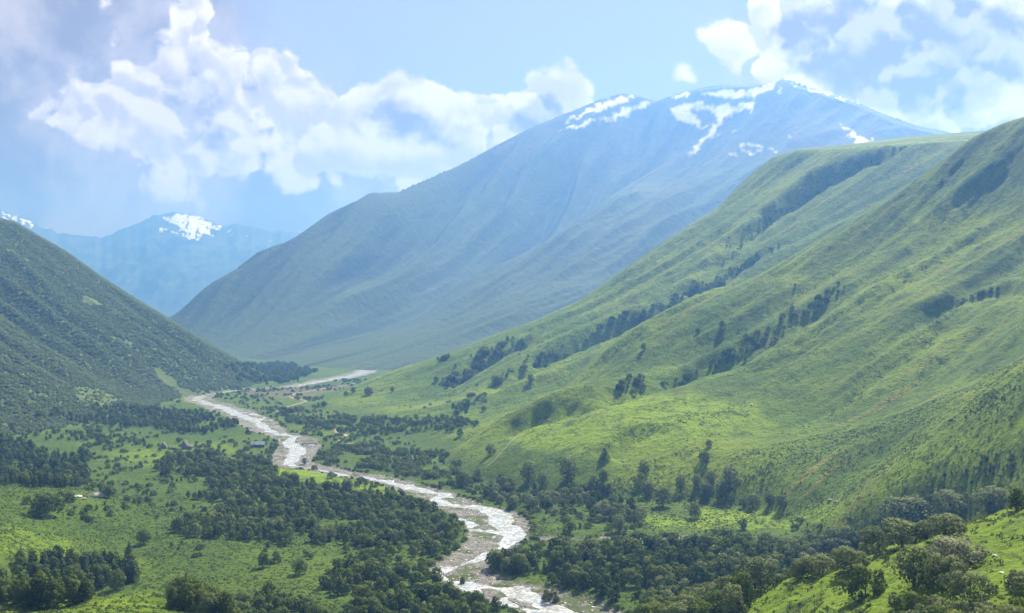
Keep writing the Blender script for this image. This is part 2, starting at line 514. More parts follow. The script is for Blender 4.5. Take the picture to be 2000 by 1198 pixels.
# rows of the main sheet: finer near the eye, out to the turn of the valley
rows = [6.0]
while rows[-1] < 3400:
    d = rows[-1]
    if d < 180:
        st = d * 0.035
    elif d < 480:
        st = 2.4 + (d - 180) * 0.001
    else:
        st = 1.9 * (d / 500) ** 1.18
    rows.append(d + st)
D = np.array(rows, np.float32)
U = np.arange(-0.62, 0.6201, 0.00122, dtype=np.float32)
UU, DD = np.meshgrid(U, D)
GX = UU * DD; GY = DD
Z, OWN, BEDM, FLOWM = height(GX.ravel(), GY.ravel())
Z = Z.reshape(GX.shape); OWN = OWN.reshape(GX.shape); BEDM = BEDM.reshape(GX.shape); FLOWM = FLOWM.reshape(GX.shape)


def ground(x, y):
    """height of the sheet at world positions"""
    x = np.asarray(x, float); y = np.asarray(y, float)
    u = np.clip((x / y - U[0]) / (U[1] - U[0]), 0, len(U) - 1.001)
    r = np.clip(np.interp(y, D, np.arange(len(D))), 0, len(D) - 1.001)
    i = u.astype(int); j = r.astype(int); fu = u - i; fr = r - j
    return (Z[j, i] * (1 - fu) + Z[j, i + 1] * fu) * (1 - fr) + (Z[j + 1, i] * (1 - fu) + Z[j + 1, i + 1] * fu) * fr


def at(px, py, dmin=60):
    """where the sight line through a photo pixel meets the ground"""
    u = (px - CX) / F; v = (CY - py) / F
    zz = ground(u * D, D)
    hit = np.nonzero((zz > v * D) & (D > dmin))[0]
    j = hit[0] if len(hit) else len(D) - 1
    if j > 0 and len(hit):
        a0 = v * D[j - 1] - zz[j - 1]; a1 = v * D[j] - zz[j]
        t = a0 / (a0 - a1 + 1e-9)
        d = D[j - 1] + min(max(t, 0), 1) * (D[j] - D[j - 1])
    else:
        d = D[j]
    x = u * d
    return float(x), float(d), float(ground(x, d))


# the gullies of the right hand hills, from top to bottom: photo polyline, half width, depth, lip on the far side
for pl_, w_, dep_, lip_ in (
        ([(1800, 290), (1700, 312), (1600, 365), (1500, 425), (1440, 485), (1380, 540), (1290, 580), (1200, 610)], 22, 16, 7),
        ([(1500, 486), (1460, 508), (1400, 546), (1340, 580), (1250, 620), (1150, 668), (1060, 705), (980, 752), (900, 815)], 22, 20, 7),
        ([(1060, 660), (990, 680), (940, 708), (880, 752), (830, 785)], 26, 20, 6),
        ([(1660, 555), (1590, 605), (1500, 658), (1430, 698), (1350, 728), (1270, 752), (1180, 775), (1090, 798), (1000, 830), (930, 868)], 24, 17, 6),
        ([(1420, 340), (1375, 420), (1320, 480)], 22, 16, 8),
        ([(1990, 320), (1880, 385), (1760, 470), (1640, 545)], 12, 3.5, 3),
        ([(2040, 560), (1950, 572), (1860, 602), (1780, 640)], 11, 5, 3),
        ([(1990, 420), (1860, 490), (1700, 590), (1560, 690), (1440, 740)], 12, 5, 4),
        ([(2040, 690), (1940, 740), (1800, 800), (1650, 850), (1560, 890)], 14, 3, 2),
        ([(1290, 830), (1240, 860), (1190, 900)], 12, 5, 2)):
    CARVE.append(([at(a, b)[:2] for a, b in pl_], w_, dep_, lip_))
Z, OWN, BEDM, FLOWM = [q.reshape(GX.shape) for q in height(GX.ravel(), GY.ravel())]
print('main grid', GX.shape)
HORIZON = np.maximum.accumulate(np.where(D[:, None] > 40, Z / DD, -9), axis=0)


def visible(x, y, top):
    i = np.clip(np.round((x / y - U[0]) / (U[1] - U[0])).astype(int), 0, len(U) - 1)
    j = np.clip(np.searchsorted(D, y) - 2, 0, len(D) - 1)
    return top / y > HORIZON[j, i]


# ------------------------------------------------------------------ mesh helpers
def new_obj(name, me, parent=None):
    o = bpy.data.objects.new(name, me)
    col.objects.link(o)
    if parent:
        o.parent = parent
    return o


def tag(o, label=None, cat=None, group=None, kind=None):
    if label: o['label'] = label
    if cat: o['category'] = cat
    if group: o['group'] = group
    if kind: o['kind'] = kind
    return o


def np_mesh(name, verts, quads, smooth=True, attrs=None, normals=None):
    me = bpy.data.meshes.new(name)
    n = len(verts); m = len(quads); k = quads.shape[1]
    me.vertices.add(n)
    me.vertices.foreach_set('co', np.ascontiguousarray(verts, np.float32).ravel())
    me.loops.add(m * k)
    me.loops.foreach_set('vertex_index', np.ascontiguousarray(quads, np.int32).ravel())
    me.polygons.add(m)
    me.polygons.foreach_set('loop_start', np.arange(0, m * k, k, dtype=np.int32))
    me.polygons.foreach_set('loop_total', np.full(m, k, np.int32))
    me.polygons.foreach_set('use_smooth', np.full(m, smooth, bool))
    for key, v in (attrs or {}).items():
        a = me.attributes.new(key, 'FLOAT', 'POINT')
        a.data.foreach_set('value', np.ascontiguousarray(v, np.float32).ravel())
    me.update(calc_edges=True)
    if normals is not None:
        me.normals_split_custom_set_from_vertices(normals)
    return me


def grid_quads(nr, nc):
    i = np.arange(nr * nc).reshape(nr, nc)
    return np.stack([i[:-1, :-1], i[:-1, 1:], i[1:, 1:], i[1:, :-1]], -1).reshape(-1, 4)


def grid_normals(X, Y, Zz):
    P = np.stack([X, Y, Zz], -1).astype(np.float64)
    du = np.gradient(P, axis=1); dv = np.gradient(P, axis=0)
    n = np.cross(du, dv)
    n /= np.linalg.norm(n, axis=-1, keepdims=True) + 1e-12
    return n


def subset(verts, quads, attrs, normals, mask):
    q = quads[mask]
    idx, inv = np.unique(q, return_inverse=True)
    return verts[idx], inv.reshape(q.shape), {k: v[idx] for k, v in attrs.items()}, (normals[idx] if normals is not None else None)


# ------------------------------------------------------------------ materials
def mat(name):
    m = bpy.data.materials.new(name)
    m.use_nodes = True
    nt = NT(m.node_tree)
    bsdf = nt.n.get('Principled BSDF')
    return m, nt, bsdf


def geo_pos(nt):
    return nt.node('ShaderNodeNewGeometry').outputs['Position']


def bump(nt, bsdf, h, strength, dist):
    b = nt.node('ShaderNodeBump')
    b.inputs['Strength'].default_value = strength
    b.inputs['Distance'].default_value = dist
    nt.l.new(h, b.inputs['Height'])
    nt.l.new(b.outputs[0], bsdf.inputs['Normal'])


def make_meadow():
    m, nt, b = mat('meadow')
    p = geo_pos(nt)
    flat = nt.mapping(p, (1, 1, 0.35))
    # streaks follow the fall line of the right hand hills
    streak = nt.mapping(nt.mapping(p, (1, 1, 0.0), (0, 0, math.radians(-26))), (0.09, 1, 1))
    big = nt.noise(flat, 0.006, 6, 0.6).outputs[0]
    med = nt.noise(flat, 0.03, 6, 0.62).outputs[0]
    fine = nt.noise(flat, 0.23, 7, 0.7).outputs[0]
    strk = nt.noise(streak, 0.05, 6, 0.62).outputs[0]
    green = (0.106, 0.190, 0.010)
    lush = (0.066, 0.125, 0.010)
    bright = (0.178, 0.262, 0.013)
    dry = (0.20, 0.215, 0.045)
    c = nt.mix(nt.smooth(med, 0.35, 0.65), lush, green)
    c = nt.mix(nt.smooth(big, 0.42, 0.68), c, bright)
    c = nt.mix(nt.math('MULTIPLY', nt.smooth(strk, 0.54, 0.72), nt.attr('slope')), c, dry)
    c = nt.mix(nt.math('MULTIPLY', nt.smooth(strk, 0.5, 0.3), 0.6), c, (0.042, 0.072, 0.014))
    dark = nt.noise(flat, 0.055, 8, 0.72, 0.5).outputs[0]
    c = nt.mix(nt.math('MULTIPLY', nt.smooth(dark, 0.52, 0.66), 0.75), c, (0.040, 0.074, 0.012))
    c = nt.mix(nt.math('MULTIPLY', nt.math('SUBTRACT', 1.0, nt.attr('slope')), 0.6), c, (0.044, 0.088, 0.011))  # flat floor grass darkened in the colour, standing in for cloud shadow
    c = nt.mix(nt.math('MULTIPLY', nt.attr('fresh_sunlit'), nt.smooth(dark, 0.66, 0.45)), c, (0.180, 0.285, 0.013))
    c = nt.mix(nt.math('MULTIPLY', nt.smooth(fine, 0.5, 0.68), 0.8), c, (0.030, 0.058, 0.010))
    c = nt.mix(nt.math('MULTIPLY', nt.smooth(fine, 0.40, 0.28), 0.5), c, (0.16, 0.2, 0.06))
    c = nt.mix(nt.math('MULTIPLY', nt.attr('plough'), 0.7), c, (0.15, 0.125, 0.09))
    # gravel
    g1 = nt.noise(p, 0.35, 8, 0.75).outputs[0]
    g2 = nt.noise(p, 0.045, 6, 0.65).outputs[0]
    grav = nt.mix(nt.smooth(g1, 0.35, 0.65), (0.115, 0.114, 0.116), (0.30, 0.298, 0.296))
    grav = nt.mix(nt.math('MULTIPLY', nt.smooth(g2, 0.50, 0.57), 0.85), grav, (0.07, 0.11, 0.025))
    c = nt.mix(nt.attr('bed'), c, grav)
    nt.l.new(c, b.inputs['Base Color'])
    b.inputs['Roughness'].default_value = 0.95
    b.inputs['Specular IOR Level'].default_value = 0.15
    h = nt.math('ADD', nt.noise(flat, 0.16, 8, 0.7).outputs[0], nt.math('MULTIPLY', strk, 0.8))
    h = nt.math('MULTIPLY_ADD', dark, 0.9, h)
    bump(nt, b, h, 1.0, 4.2)
    return m


def make_wildhill():
    m, nt, b = mat('wooded_slope_ground')
    p = geo_pos(nt)
    n1 = nt.noise(p, 0.012, 6, 0.62).outputs[0]
    n2 = nt.noise(p, 0.09, 7, 0.7).outputs[0]
    c = nt.mix(nt.smooth(n1, 0.4, 0.62), (0.085, 0.128, 0.045), (0.12, 0.165, 0.055))
    c = nt.mix(nt.smooth(n2, 0.5, 0.7), c, (0.05, 0.08, 0.03))
    nt.l.new(c, b.inputs['Base Color'])
    b.inputs['Roughness'].default_value = 0.95
    b.inputs['Specular IOR Level'].default_value = 0.1
    bump(nt, b, n2, 1.0, 5.0)
    return m


def make_mountain():
    m, nt, b = mat('alpine_slope')
    p = geo_pos(nt)
    sp = nt.node('ShaderNodeSeparateXYZ'); nt.l.new(p, sp.inputs[0])
    streak = nt.mapping(nt.mapping(p, (1, 1, 0.0), (0, 0, math.radians(-63))), (0.1, 1, 1))
    st = nt.noise(streak, 0.012, 7, 0.66).outputs[0]
    n = nt.noise(p, 0.0035, 7, 0.6).outputs[0]
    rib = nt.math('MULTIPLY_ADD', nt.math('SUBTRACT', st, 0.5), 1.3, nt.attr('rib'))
    c = nt.mix(nt.smooth(rib, 0.32, 0.85), (0.003, 0.008, 0.010), (0.062, 0.096, 0.044))  # grass ribs also lightened, gullies darkened, to paint in sunlit and shaded relief
    c = nt.mix(nt.math('MULTIPLY', nt.smooth(nt.math('ADD', sp.outputs[2], nt.math('MULTIPLY', n, 500.0)), 620.0, 150.0), 0.35), c, (0.055, 0.098, 0.040))
    scree = nt.mix(nt.smooth(n, 0.4, 0.6), (0.04, 0.04, 0.044), (0.085, 0.08, 0.08))
    hz = nt.math('ADD', sp.outputs[2], nt.math('MULTIPLY', nt.math('SUBTRACT', n, 0.5), 1100.0))
    c = nt.mix(nt.math('MULTIPLY', nt.smooth(hz, 480, 1000), nt.smooth(st, 0.36, 0.6)), c, scree)
    c = nt.mix(nt.math('MULTIPLY', nt.smooth(nt.noise(streak, 0.03, 6, 0.7).outputs[0], 0.6, 0.7), 0.8), c, (0.11, 0.10, 0.095))
    c = nt.mix(nt.attr('snow'), c, (0.86, 0.88, 0.92))
    nt.l.new(c, b.inputs['Base Color'])
    b.inputs['Roughness'].default_value = 0.9
    b.inputs['Specular IOR Level'].default_value = 0.15
    bump(nt, b, nt.math('ADD', st, nt.noise(p, 0.03, 6, 0.7).outputs[0]), 0.8, 16.0)
    return m


def make_water():
    m, nt, b = mat('glacial_water')
    p = geo_pos(nt)
    n = nt.noise(p, 0.5, 6, 0.65).outputs[0]
    n2 = nt.noise(p, 0.12, 4, 0.6).outputs[0]
    c = nt.mix(nt.smooth(nt.math('ADD', n, nt.math('MULTIPLY', n2, 0.6)), 0.72, 0.98), (0.24, 0.265, 0.275), (0.62, 0.64, 0.65))
    nt.l.new(c, b.inputs['Base Color'])
    b.inputs['Roughness'].default_value = 0.24
    b.inputs['Specular IOR Level'].default_value = 0.6
    bump(nt, b, n, 0.55, 0.35)
    return m


def leaf_mat(name, a, bcol, spread=0.02, trans=0.3):
    m, nt, b = mat(name)
    p = geo_pos(nt)
    oi = nt.node('ShaderNodeObjectInfo')
    n = nt.noise(p, 0.6, 3, 0.6).outputs[0]
    f = nt.math('ADD', nt.math('MULTIPLY', nt.smooth(n, 0.3, 0.7), 0.3), nt.math('MULTIPLY', oi.outputs['Random'], 0.7))
    c = nt.mix(f, a, bcol)
    nt.n.remove(b)
    dif = nt.node('ShaderNodeBsdfDiffuse'); tr = nt.node('ShaderNodeBsdfTranslucent'); mx = nt.node('ShaderNodeMixShader')
    gl = nt.node('ShaderNodeBsdfGlossy'); gl.inputs['Roughness'].default_value = 0.6
    gl.inputs['Color'].default_value = (0.75, 0.8, 0.75, 1)
    mg = nt.node('ShaderNodeMixShader'); mg.inputs[0].default_value = 0.012
    nt.l.new(c, dif.inputs[0]); nt.l.new(c, tr.inputs[0])
    mx.inputs[0].default_value = trans
    nt.l.new(dif.outputs[0], mx.inputs[1]); nt.l.new(tr.outputs[0], mx.inputs[2])
    nt.l.new(mx.outputs[0], mg.inputs[1]); nt.l.new(gl.outputs[0], mg.inputs[2])
    nt.l.new(mg.outputs[0], nt.n['Material Output'].inputs[0])
    return m


def plain_mat(name, a, bcol, scale=1.0, rough=0.9, metal=0.0, bmp=0.0):
    m, nt, b = mat(name)
    p = nt.node('ShaderNodeTexCoord').outputs['Object']
    n = nt.noise(p, scale, 6, 0.65).outputs[0]
    nt.l.new(nt.mix(nt.smooth(n, 0.35, 0.65), a, bcol), b.inputs['Base Color'])
    b.inputs['Roughness'].default_value = rough
    b.inputs['Metallic'].default_value = metal
    if bmp:
        bump(nt, b, n, 0.6, bmp)
    return m


M = {}
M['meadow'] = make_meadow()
M['wild'] = make_wildhill()
M['mountain'] = make_mountain()
M['water'] = make_water()
M['leaf_dark'] = leaf_mat('dark_leaves', (0.030, 0.060, 0.015), (0.115, 0.160, 0.032), trans=0.4)
M['leaf_mid'] = leaf_mat('green_leaves', (0.055, 0.095, 0.018), (0.135, 0.180, 0.036), trans=0.4)
M['leaf_grey'] = leaf_mat('grey_willow_leaves', (0.095, 0.135, 0.055), (0.19, 0.23, 0.10), trans=0.38)
M['leaf_pale'] = leaf_mat('pale_silver_leaves', (0.15, 0.175, 0.11), (0.22, 0.24, 0.155))
M['leaf_hill'] = leaf_mat('hillside_scrub_leaves', (0.145, 0.21, 0.105), (0.23, 0.30, 0.15), trans=0.5)
M['herb'] = leaf_mat('tall_herbs', (0.05, 0.085, 0.018), (0.115, 0.155, 0.035), trans=0.4)
M['bracken'] = leaf_mat('bracken', (0.036, 0.07, 0.014), (0.07, 0.115, 0.02), trans=0.35)
M['bloom'] = leaf_mat('white_umbels', (0.22, 0.26, 0.14), (0.36, 0.38, 0.26), trans=0.3)
M['bark'] = plain_mat('bark', (0.06, 0.048, 0.036), (0.14, 0.12, 0.1), 3.0, 0.95, 0, 0.02)
M['stone'] = plain_mat('weathered_stone', (0.15, 0.15, 0.15), (0.31, 0.31, 0.305), 0.8, 0.95, 0, 0.1)
M['slate'] = plain_mat('dark_slate', (0.05, 0.05, 0.055), (0.1, 0.095, 0.1), 0.9, 0.8, 0, 0.05)
M['oldwood'] = plain_mat('weathered_boards', (0.07, 0.06, 0.05), (0.15, 0.13, 0.11), 1.5, 0.9, 0, 0.03)
M['tin'] = plain_mat('blue_grey_tin', (0.2, 0.27, 0.36), (0.28, 0.35, 0.43), 0.6, 0.45, 0.3)
M['track'] = plain_mat('pale_dirt', (0.2, 0.175, 0.13), (0.32, 0.29, 0.23), 0.1, 0.95)
M['white'] = plain_mat('white_paint', (0.7, 0.7, 0.68), (0.8, 0.8, 0.78), 0.5, 0.7)
M['pale_rock'] = plain_mat('pale_limestone', (0.42, 0.41, 0.39), (0.62, 0.6, 0.57), 0.9, 0.95, 0, 0.1)
M['dark'] = plain_mat('dark_opening', (0.015, 0.014, 0.013), (0.03, 0.028, 0.025), 1.0, 0.9)

# ------------------------------------------------------------------ setting: the ground sheet, split into its land forms
V = np.stack([GX, GY, Z], -1).reshape(-1, 3)
Q = grid_quads(*GX.shape)
NRM = grid_normals(GX, GY, Z).reshape(-1, 3)
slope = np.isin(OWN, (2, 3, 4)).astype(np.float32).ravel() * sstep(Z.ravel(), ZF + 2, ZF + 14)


def px_of(x, y, z):
    return CX + F * x / y, CY - F * z / y


def in_poly(px, py, poly):
    ins = np.zeros(np.shape(px), bool)
    n = len(poly)
    for i in range(n):
        (x1, y1), (x2, y2) = poly[i], poly[(i + 1) % n]
        c = ((y1 > py) != (y2 > py)) & (px < (x2 - x1) * (py - y1) / (y2 - y1 + 1e-9) + x1)
        ins ^= c
    return ins


PX, PY = px_of(V[:, 0], V[:, 1], V[:, 2])
plough = (in_poly(PX, PY, [(520, 757), (560, 753), (680, 752), (690, 756), (640, 766), (600, 778), (520, 776), (460, 765)]) & (OWN.ravel() == 0)).astype(np.float32) * 0.85
jpx = PX + 34 * fbm(V[:, 0] / 45, V[:, 1] / 45, 4); jpy = PY + 12 * fbm(V[:, 0] / 30 + 9, V[:, 1] / 30, 3)
fresh_sunlit = np.zeros(len(V), np.float32)  # bright grass, also painting sunlight onto the terrace, rim, knoll and near spur
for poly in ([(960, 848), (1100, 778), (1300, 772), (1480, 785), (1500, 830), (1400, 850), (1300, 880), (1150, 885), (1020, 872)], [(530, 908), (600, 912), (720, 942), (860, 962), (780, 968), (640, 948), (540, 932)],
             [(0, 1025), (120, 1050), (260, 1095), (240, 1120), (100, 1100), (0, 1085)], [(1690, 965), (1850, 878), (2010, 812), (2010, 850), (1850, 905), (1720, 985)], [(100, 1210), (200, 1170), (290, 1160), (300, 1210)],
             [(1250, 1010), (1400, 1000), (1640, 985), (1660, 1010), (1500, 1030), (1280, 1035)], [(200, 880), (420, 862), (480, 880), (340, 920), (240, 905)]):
    fresh_sunlit = np.maximum(fresh_sunlit, in_poly(jpx, jpy, poly) * (0.5 if poly[0][0] < 300 else 1.0))
fresh_sunlit = np.maximum(fresh_sunlit, 0.75 * (OWN.ravel() == 4) * (V[:, 0] > 40))
fr = fresh_sunlit.reshape(GX.shape)
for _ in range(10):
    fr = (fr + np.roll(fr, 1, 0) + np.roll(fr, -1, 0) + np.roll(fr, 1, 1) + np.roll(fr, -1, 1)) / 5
fresh_sunlit = fr.ravel()
ATT = {'fresh_sunlit': fresh_sunlit, 'bed': BEDM.ravel(), 'slope': slope, 'plough': plough}
qown = OWN.ravel()[Q].max(1)
names = {0: 'valley_floor', 1: 'hill', 2: 'hill', 3: 'hill', 4: 'foreground_slope', 5: 'valley_floor'}
labels = {'valley_floor': 'flat green valley floor with gravel river bed'}
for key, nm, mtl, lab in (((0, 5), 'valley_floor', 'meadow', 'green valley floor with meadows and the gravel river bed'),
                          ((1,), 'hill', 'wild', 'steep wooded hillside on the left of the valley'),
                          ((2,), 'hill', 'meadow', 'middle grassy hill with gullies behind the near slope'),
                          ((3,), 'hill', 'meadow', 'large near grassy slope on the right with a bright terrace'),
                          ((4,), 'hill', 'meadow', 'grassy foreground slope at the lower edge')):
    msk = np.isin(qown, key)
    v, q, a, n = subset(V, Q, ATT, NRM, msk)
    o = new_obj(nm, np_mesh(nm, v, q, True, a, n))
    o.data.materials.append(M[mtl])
    tag(o, lab, None, None, 'structure')

# land beside and behind the viewpoint
ang = np.radians(np.linspace(31.6, 328.4, 120))
rad = np.geomspace(4, 3600, 90)
AA, RR = np.meshgrid(ang, rad)
sx = np.sin(AA) * RR; sy = np.cos(AA) * RR
zs = np.zeros(sx.shape)
fwd = sy > 0
zz, *_ = height(sx.ravel(), np.abs(sy).ravel())
zb = 2 + 0.2 * np.abs(sy) + 18 * fbm(sx / 500, sy / 500, 3)
zz = zz.reshape(sx.shape)
edge = np.clip(RR / 120, 0, 1)
wb = sstep(-sy, -50, 350)
zs = zz * (1 - wb) + zb * wb
zs = np.where(RR < 60, (-1.9 - 0.02 * RR) * (1 - RR / 60) + zs * (RR / 60), zs)
me = np_mesh('surrounding_land', np.stack([sx, sy, zs], -1).reshape(-1, 3), grid_quads(*sx.shape), True,
             {'bed': np.zeros(sx.size), 'slope': np.zeros(sx.size), 'plough': np.zeros(sx.size)})
o = new_obj('terrain', me)
o.data.materials.append(M['meadow'])
tag(o, 'grassy land beside and behind the viewpoint', None, None, 'structure')

# river
msk = (BEDM.ravel()[Q].max(1) > 0.5)
vw = V.copy(); vw[:, 2] = WATER_Z
v, q, a, n = subset(vw, Q, {}, None, msk)
o = new_obj('river', np_mesh('river', v, q))
o.data.materials.append(M['water'])
tag(o, 'braided pale glacial river winding along the valley floor', None, None, 'structure')

# ------------------------------------------------------------------ the snow streaked mountain
RIDGE = [(200, 690, 3650), (345, 604, 3700), (420, 556, 3800), (500, 505, 3900), (580, 463, 4000), (640, 420, 4150), (720, 380, 4300), (780, 379, 4450), (830, 358, 4600), (900, 324, 4800), (960, 290, 5000),
         (1040, 249, 5250), (1080, 235, 5400), (1150, 205, 5500), (1215, 187, 5600), (1250, 189, 5650), (1282, 198, 5650), (1340, 178, 5650), (1400, 171, 5650), (1480, 166, 5600), (1508, 165, 5500), (1530, 157, 5450), (1556, 168, 5460),
         (1600, 180, 5500), (1680, 205, 5550), (1750, 235, 5600), (1845, 260, 5700), (2000, 310, 5900), (2300, 420, 6000)]
def push(p):
    k = 1 + 0.5 * max(0.0, p[1] - 3200) / p[1]
    return (p[0] * k, p[1] * k, p[2] * k)


RIDGE = [(a, b, push((0, d_, 0))[1]) for a, b, d_ in RIDGE]
MOUNT = RBF([(q[0], q[1], q[2] + 40) for q in pp(RIDGE)] + [push(p) for p in pp([
                # spur that comes down from the peak, and the hollow on its left
                (1470, 205, 5250), (1440, 260, 5000), (1400, 320, 4750), (1250, 385, 4400), (1100, 470, 4000), (980, 550, 3700), (850, 640, 3250), (760, 690, 2950),
                (1385, 235, 5330), (1330, 320, 5080), (1220, 375, 4850), (1050, 480, 4500), (900, 570, 4150), (760, 650, 3700), (640, 690, 3350),
                (1200, 560, 3700), (1400, 430, 4200), (1600, 300, 4700), (1700, 270, 5000),
                (700, 724, 2640), (590, 715, 2850), (500, 703, 3180), (560, 640, 3500), (700, 560, 3950), (430, 640, 3560), (850, 480, 4330), (1000, 380, 4780), (560, 540, 3780), (640, 500, 3900), (800, 420, 4350), (450, 690, 3300), (1120, 300, 5080), (700, 470, 4100)]) +
            [(-1250, 3700, -165), (-1600, 4400, -150), (-1300, 5000, -100), (-400, 6500, -100), (700, 7200, 100), (2200, 7600, 100), (100, 2550, -190), (600, 3000, -60), (1500, 3600, 200), (2600, 4200, 400),
             (3200, 5600, 500), (-340, 2500, -200),
             (-950, 4900, 200), (-1450, 4250, -40), (-650, 5500, 330), (-150, 6200, 600), (700, 6400, 800), (1500, 6300, 800)]], 0.03)
mu = np.arange(-0.36, 0.585, 0.0011, dtype=np.float32)
md = np.concatenate([np.linspace(2450, 7050, 360), np.linspace(7080, 9000, 40)]).astype(np.float32)
mU, mD = np.meshgrid(mu, md)
mx_, my_ = mU * mD, mD
mz = MOUNT(mx_, my_)
# run-off lines of the big face gather towards the foot of the spur on the left
rx_, ry_ = mx_ + 1600, my_ - 1300
t_ = np.hypot(rx_, ry_)
s_ = np.arctan2(rx_, ry_) * 4800
s_ = s_ + 60 * fbm(mx_ / 1500, my_ / 1500, 2) + 12 * fbm(mx_ / 300, my_ / 300, 2)
# the far side falls away from the crest
rpx = CX + F * mu
rd = np.interp(rpx, [q[0] for q in RIDGE], [q[2] for q in RIDGE]); rv = np.interp(rpx, [q[0] for q in RIDGE], [(CY - q[1]) / F for q in RIDGE])
mz = np.minimum(mz, (rv * rd)[None, :] + 8 - 0.6 * (mD - rd[None, :]) * (mD > rd[None, :]) + 1e5 * (mD <= rd[None, :]))
amp = sstep(mz, ZF - 5, ZF + 260)
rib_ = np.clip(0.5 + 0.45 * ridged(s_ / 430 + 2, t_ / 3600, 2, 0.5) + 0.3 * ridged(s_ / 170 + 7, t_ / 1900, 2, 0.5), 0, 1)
calm = 0.22 + 0.78 * sstep(rd[None, :] - mD, -20, 420)
mz = mz + amp * calm * (120 * ridged(s_ / 430 + 2, t_ / 3600, 2, 0.5) + 42 * ridged(s_ / 170 + 7, t_ / 1900, 2, 0.5) + 4 * ridged(s_ / 60, t_ / 700, 2, 0.5) + 2.5 * fbm(mx_ / 70, my_ / 70, 3) - 62)
front = rd[None, :] - mD
mz = np.where(front > 0, np.minimum(mz, (rv * rd)[None, :] - (rv + 0.035)[None, :] * front + 3), mz)
mpx, mpy = px_of(mx_, my_, mz)
jx = mpx + 9 * fbm(mpx / 22, mpy / 14, 4, 0.6); jy = mpy + 6 * fbm(mpx / 19 + 50, mpy / 12, 4, 0.6)
SNOW = [[(1092, 243), (1160, 208), (1215, 190), (1235, 190), (1200, 207), (1150, 222)],
        [(1178, 236), (1215, 215), (1262, 200), (1280, 199), (1240, 216), (1195, 236)], [(1090, 257), (1130, 240), (1175, 231), (1130, 249)],
        [(1310, 192), (1345, 178), (1352, 190)], [(1372, 182), (1420, 176), (1460, 176), (1500, 168), (1520, 163), (1480, 188), (1460, 192), (1440, 192), (1400, 190)],
        [(1306, 210), (1350, 200), (1390, 205), (1440, 208), (1460, 198), (1470, 205), (1420, 226), (1405, 232), (1385, 215), (1340, 216), (1370, 240), (1378, 252), (1340, 238), (1315, 225)],
        [(1412, 225), (1420, 225), (1400, 255), (1360, 295), (1338, 306), (1350, 292), (1388, 255)], [(1385, 270), (1400, 262), (1412, 256), (1400, 266)],
        [(1465, 205), (1469, 205), (1467, 226), (1463, 222)], [(1522, 168), (1527, 168), (1524, 182), (1518, 180)],
        [(1638, 238), (1660, 254), (1690, 272), (1712, 276), (1678, 284), (1665, 270)], [(1448, 281), (1490, 284), (1480, 288), (1450, 284)],
        [(1415, 298), (1440, 302), (1425, 305)], [(1448, 292), (1475, 301), (1460, 303)], [(1475, 295), (1495, 294), (1485, 298)], [(1498, 290), (1520, 298), (1500, 294)],
        [(1430, 256), (1443, 251), (1436, 258)], [(1540, 262), (1552, 272), (1545, 270)], [(1540, 160), (1580, 172), (1640, 189), (1680, 204), (1640, 192), (1580, 176)]]
snow = np.zeros(mpx.shape, np.float32)
thin = ridged(mpx / 34 + 3, mpy / 20 + mpx / 60, 4, 0.6)
for poly in SNOW:
    ax = [p[0] for p in poly]; ay = [p[1] for p in poly]
    sel = (jx > min(ax) - 2) & (jx < max(ax) + 2) & (jy > min(ay) - 2) & (jy < max(ay) + 2) & (mD > 4600)
    if sel.any():
        snow[sel] = np.maximum(snow[sel], in_poly(jx[sel], jy[sel], poly) * (thin[sel] > -0.14))
snow = (snow + np.roll(snow, 1, 0) + np.roll(snow, -1, 0) + np.roll(snow, 1, 1) + np.roll(snow, -1, 1)) / 5
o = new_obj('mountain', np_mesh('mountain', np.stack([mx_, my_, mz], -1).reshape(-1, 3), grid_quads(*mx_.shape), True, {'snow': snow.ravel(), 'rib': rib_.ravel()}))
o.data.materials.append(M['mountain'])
tag(o, 'large hazy mountain with snow patches below its pointed summit', None, None, 'structure')

# ------------------------------------------------------------------ far range closing the valley
fc = [(-400, 430), (-200, 420), (-60, 408), (0, 412), (60, 436), (110, 458), (160, 466), (200, 468), (250, 448), (300, 424), (330, 420), (372, 420), (420, 440), (448, 446), (462, 441), (500, 448), (540, 455), (590, 460), (680, 470), (800, 500), (1000, 540), (1300, 590)]
fu_ = np.arange(-0.75, 0.2, 0.0016, dtype=np.float32)
fd_ = np.linspace(9400, 14600, 170).astype(np.float32)
fU, fD = np.meshgrid(fu_, fd_)
crest = (CY - np.interp(CX + F * fu_, [c[0] for c in fc], [c[1] for c in fc])) / F * 13000
crest = crest + 46 * ridged(fu_ * 40, fu_ * 0 + 3.1, 4, 0.6) - 10
fx_, fy_ = fU * fD, fD
tt = (fD - 9400) / 3600.0
prof = np.where(tt < 1, 0.06 + 0.94 * np.clip(tt, 0, 1) ** 1.25, 1 - 0.8 * (tt - 1))
fz = -320 + (crest[None, :] + 320) * prof
fz = fz + (tt < 1) * np.sin(np.clip(tt, 0, 1) * np.pi) * 170 * ridged(fx_ / 1000 + 2, fy_ / 1500, 4, 0.55) + 26 * ridged(fx_ / 240, fy_ / 600, 4, 0.6) * sstep(tt, 0.0, 0.3)
fpx, fpy = px_of(fx_, fy_, fz)
jx = fpx + 8 * fbm(fpx / 20, fpy / 10, 4, 0.6); jy = fpy + 5 * fbm(fpx / 20 + 9, fpy / 10, 4, 0.6)
sn = np.zeros(fpx.shape, np.float32)
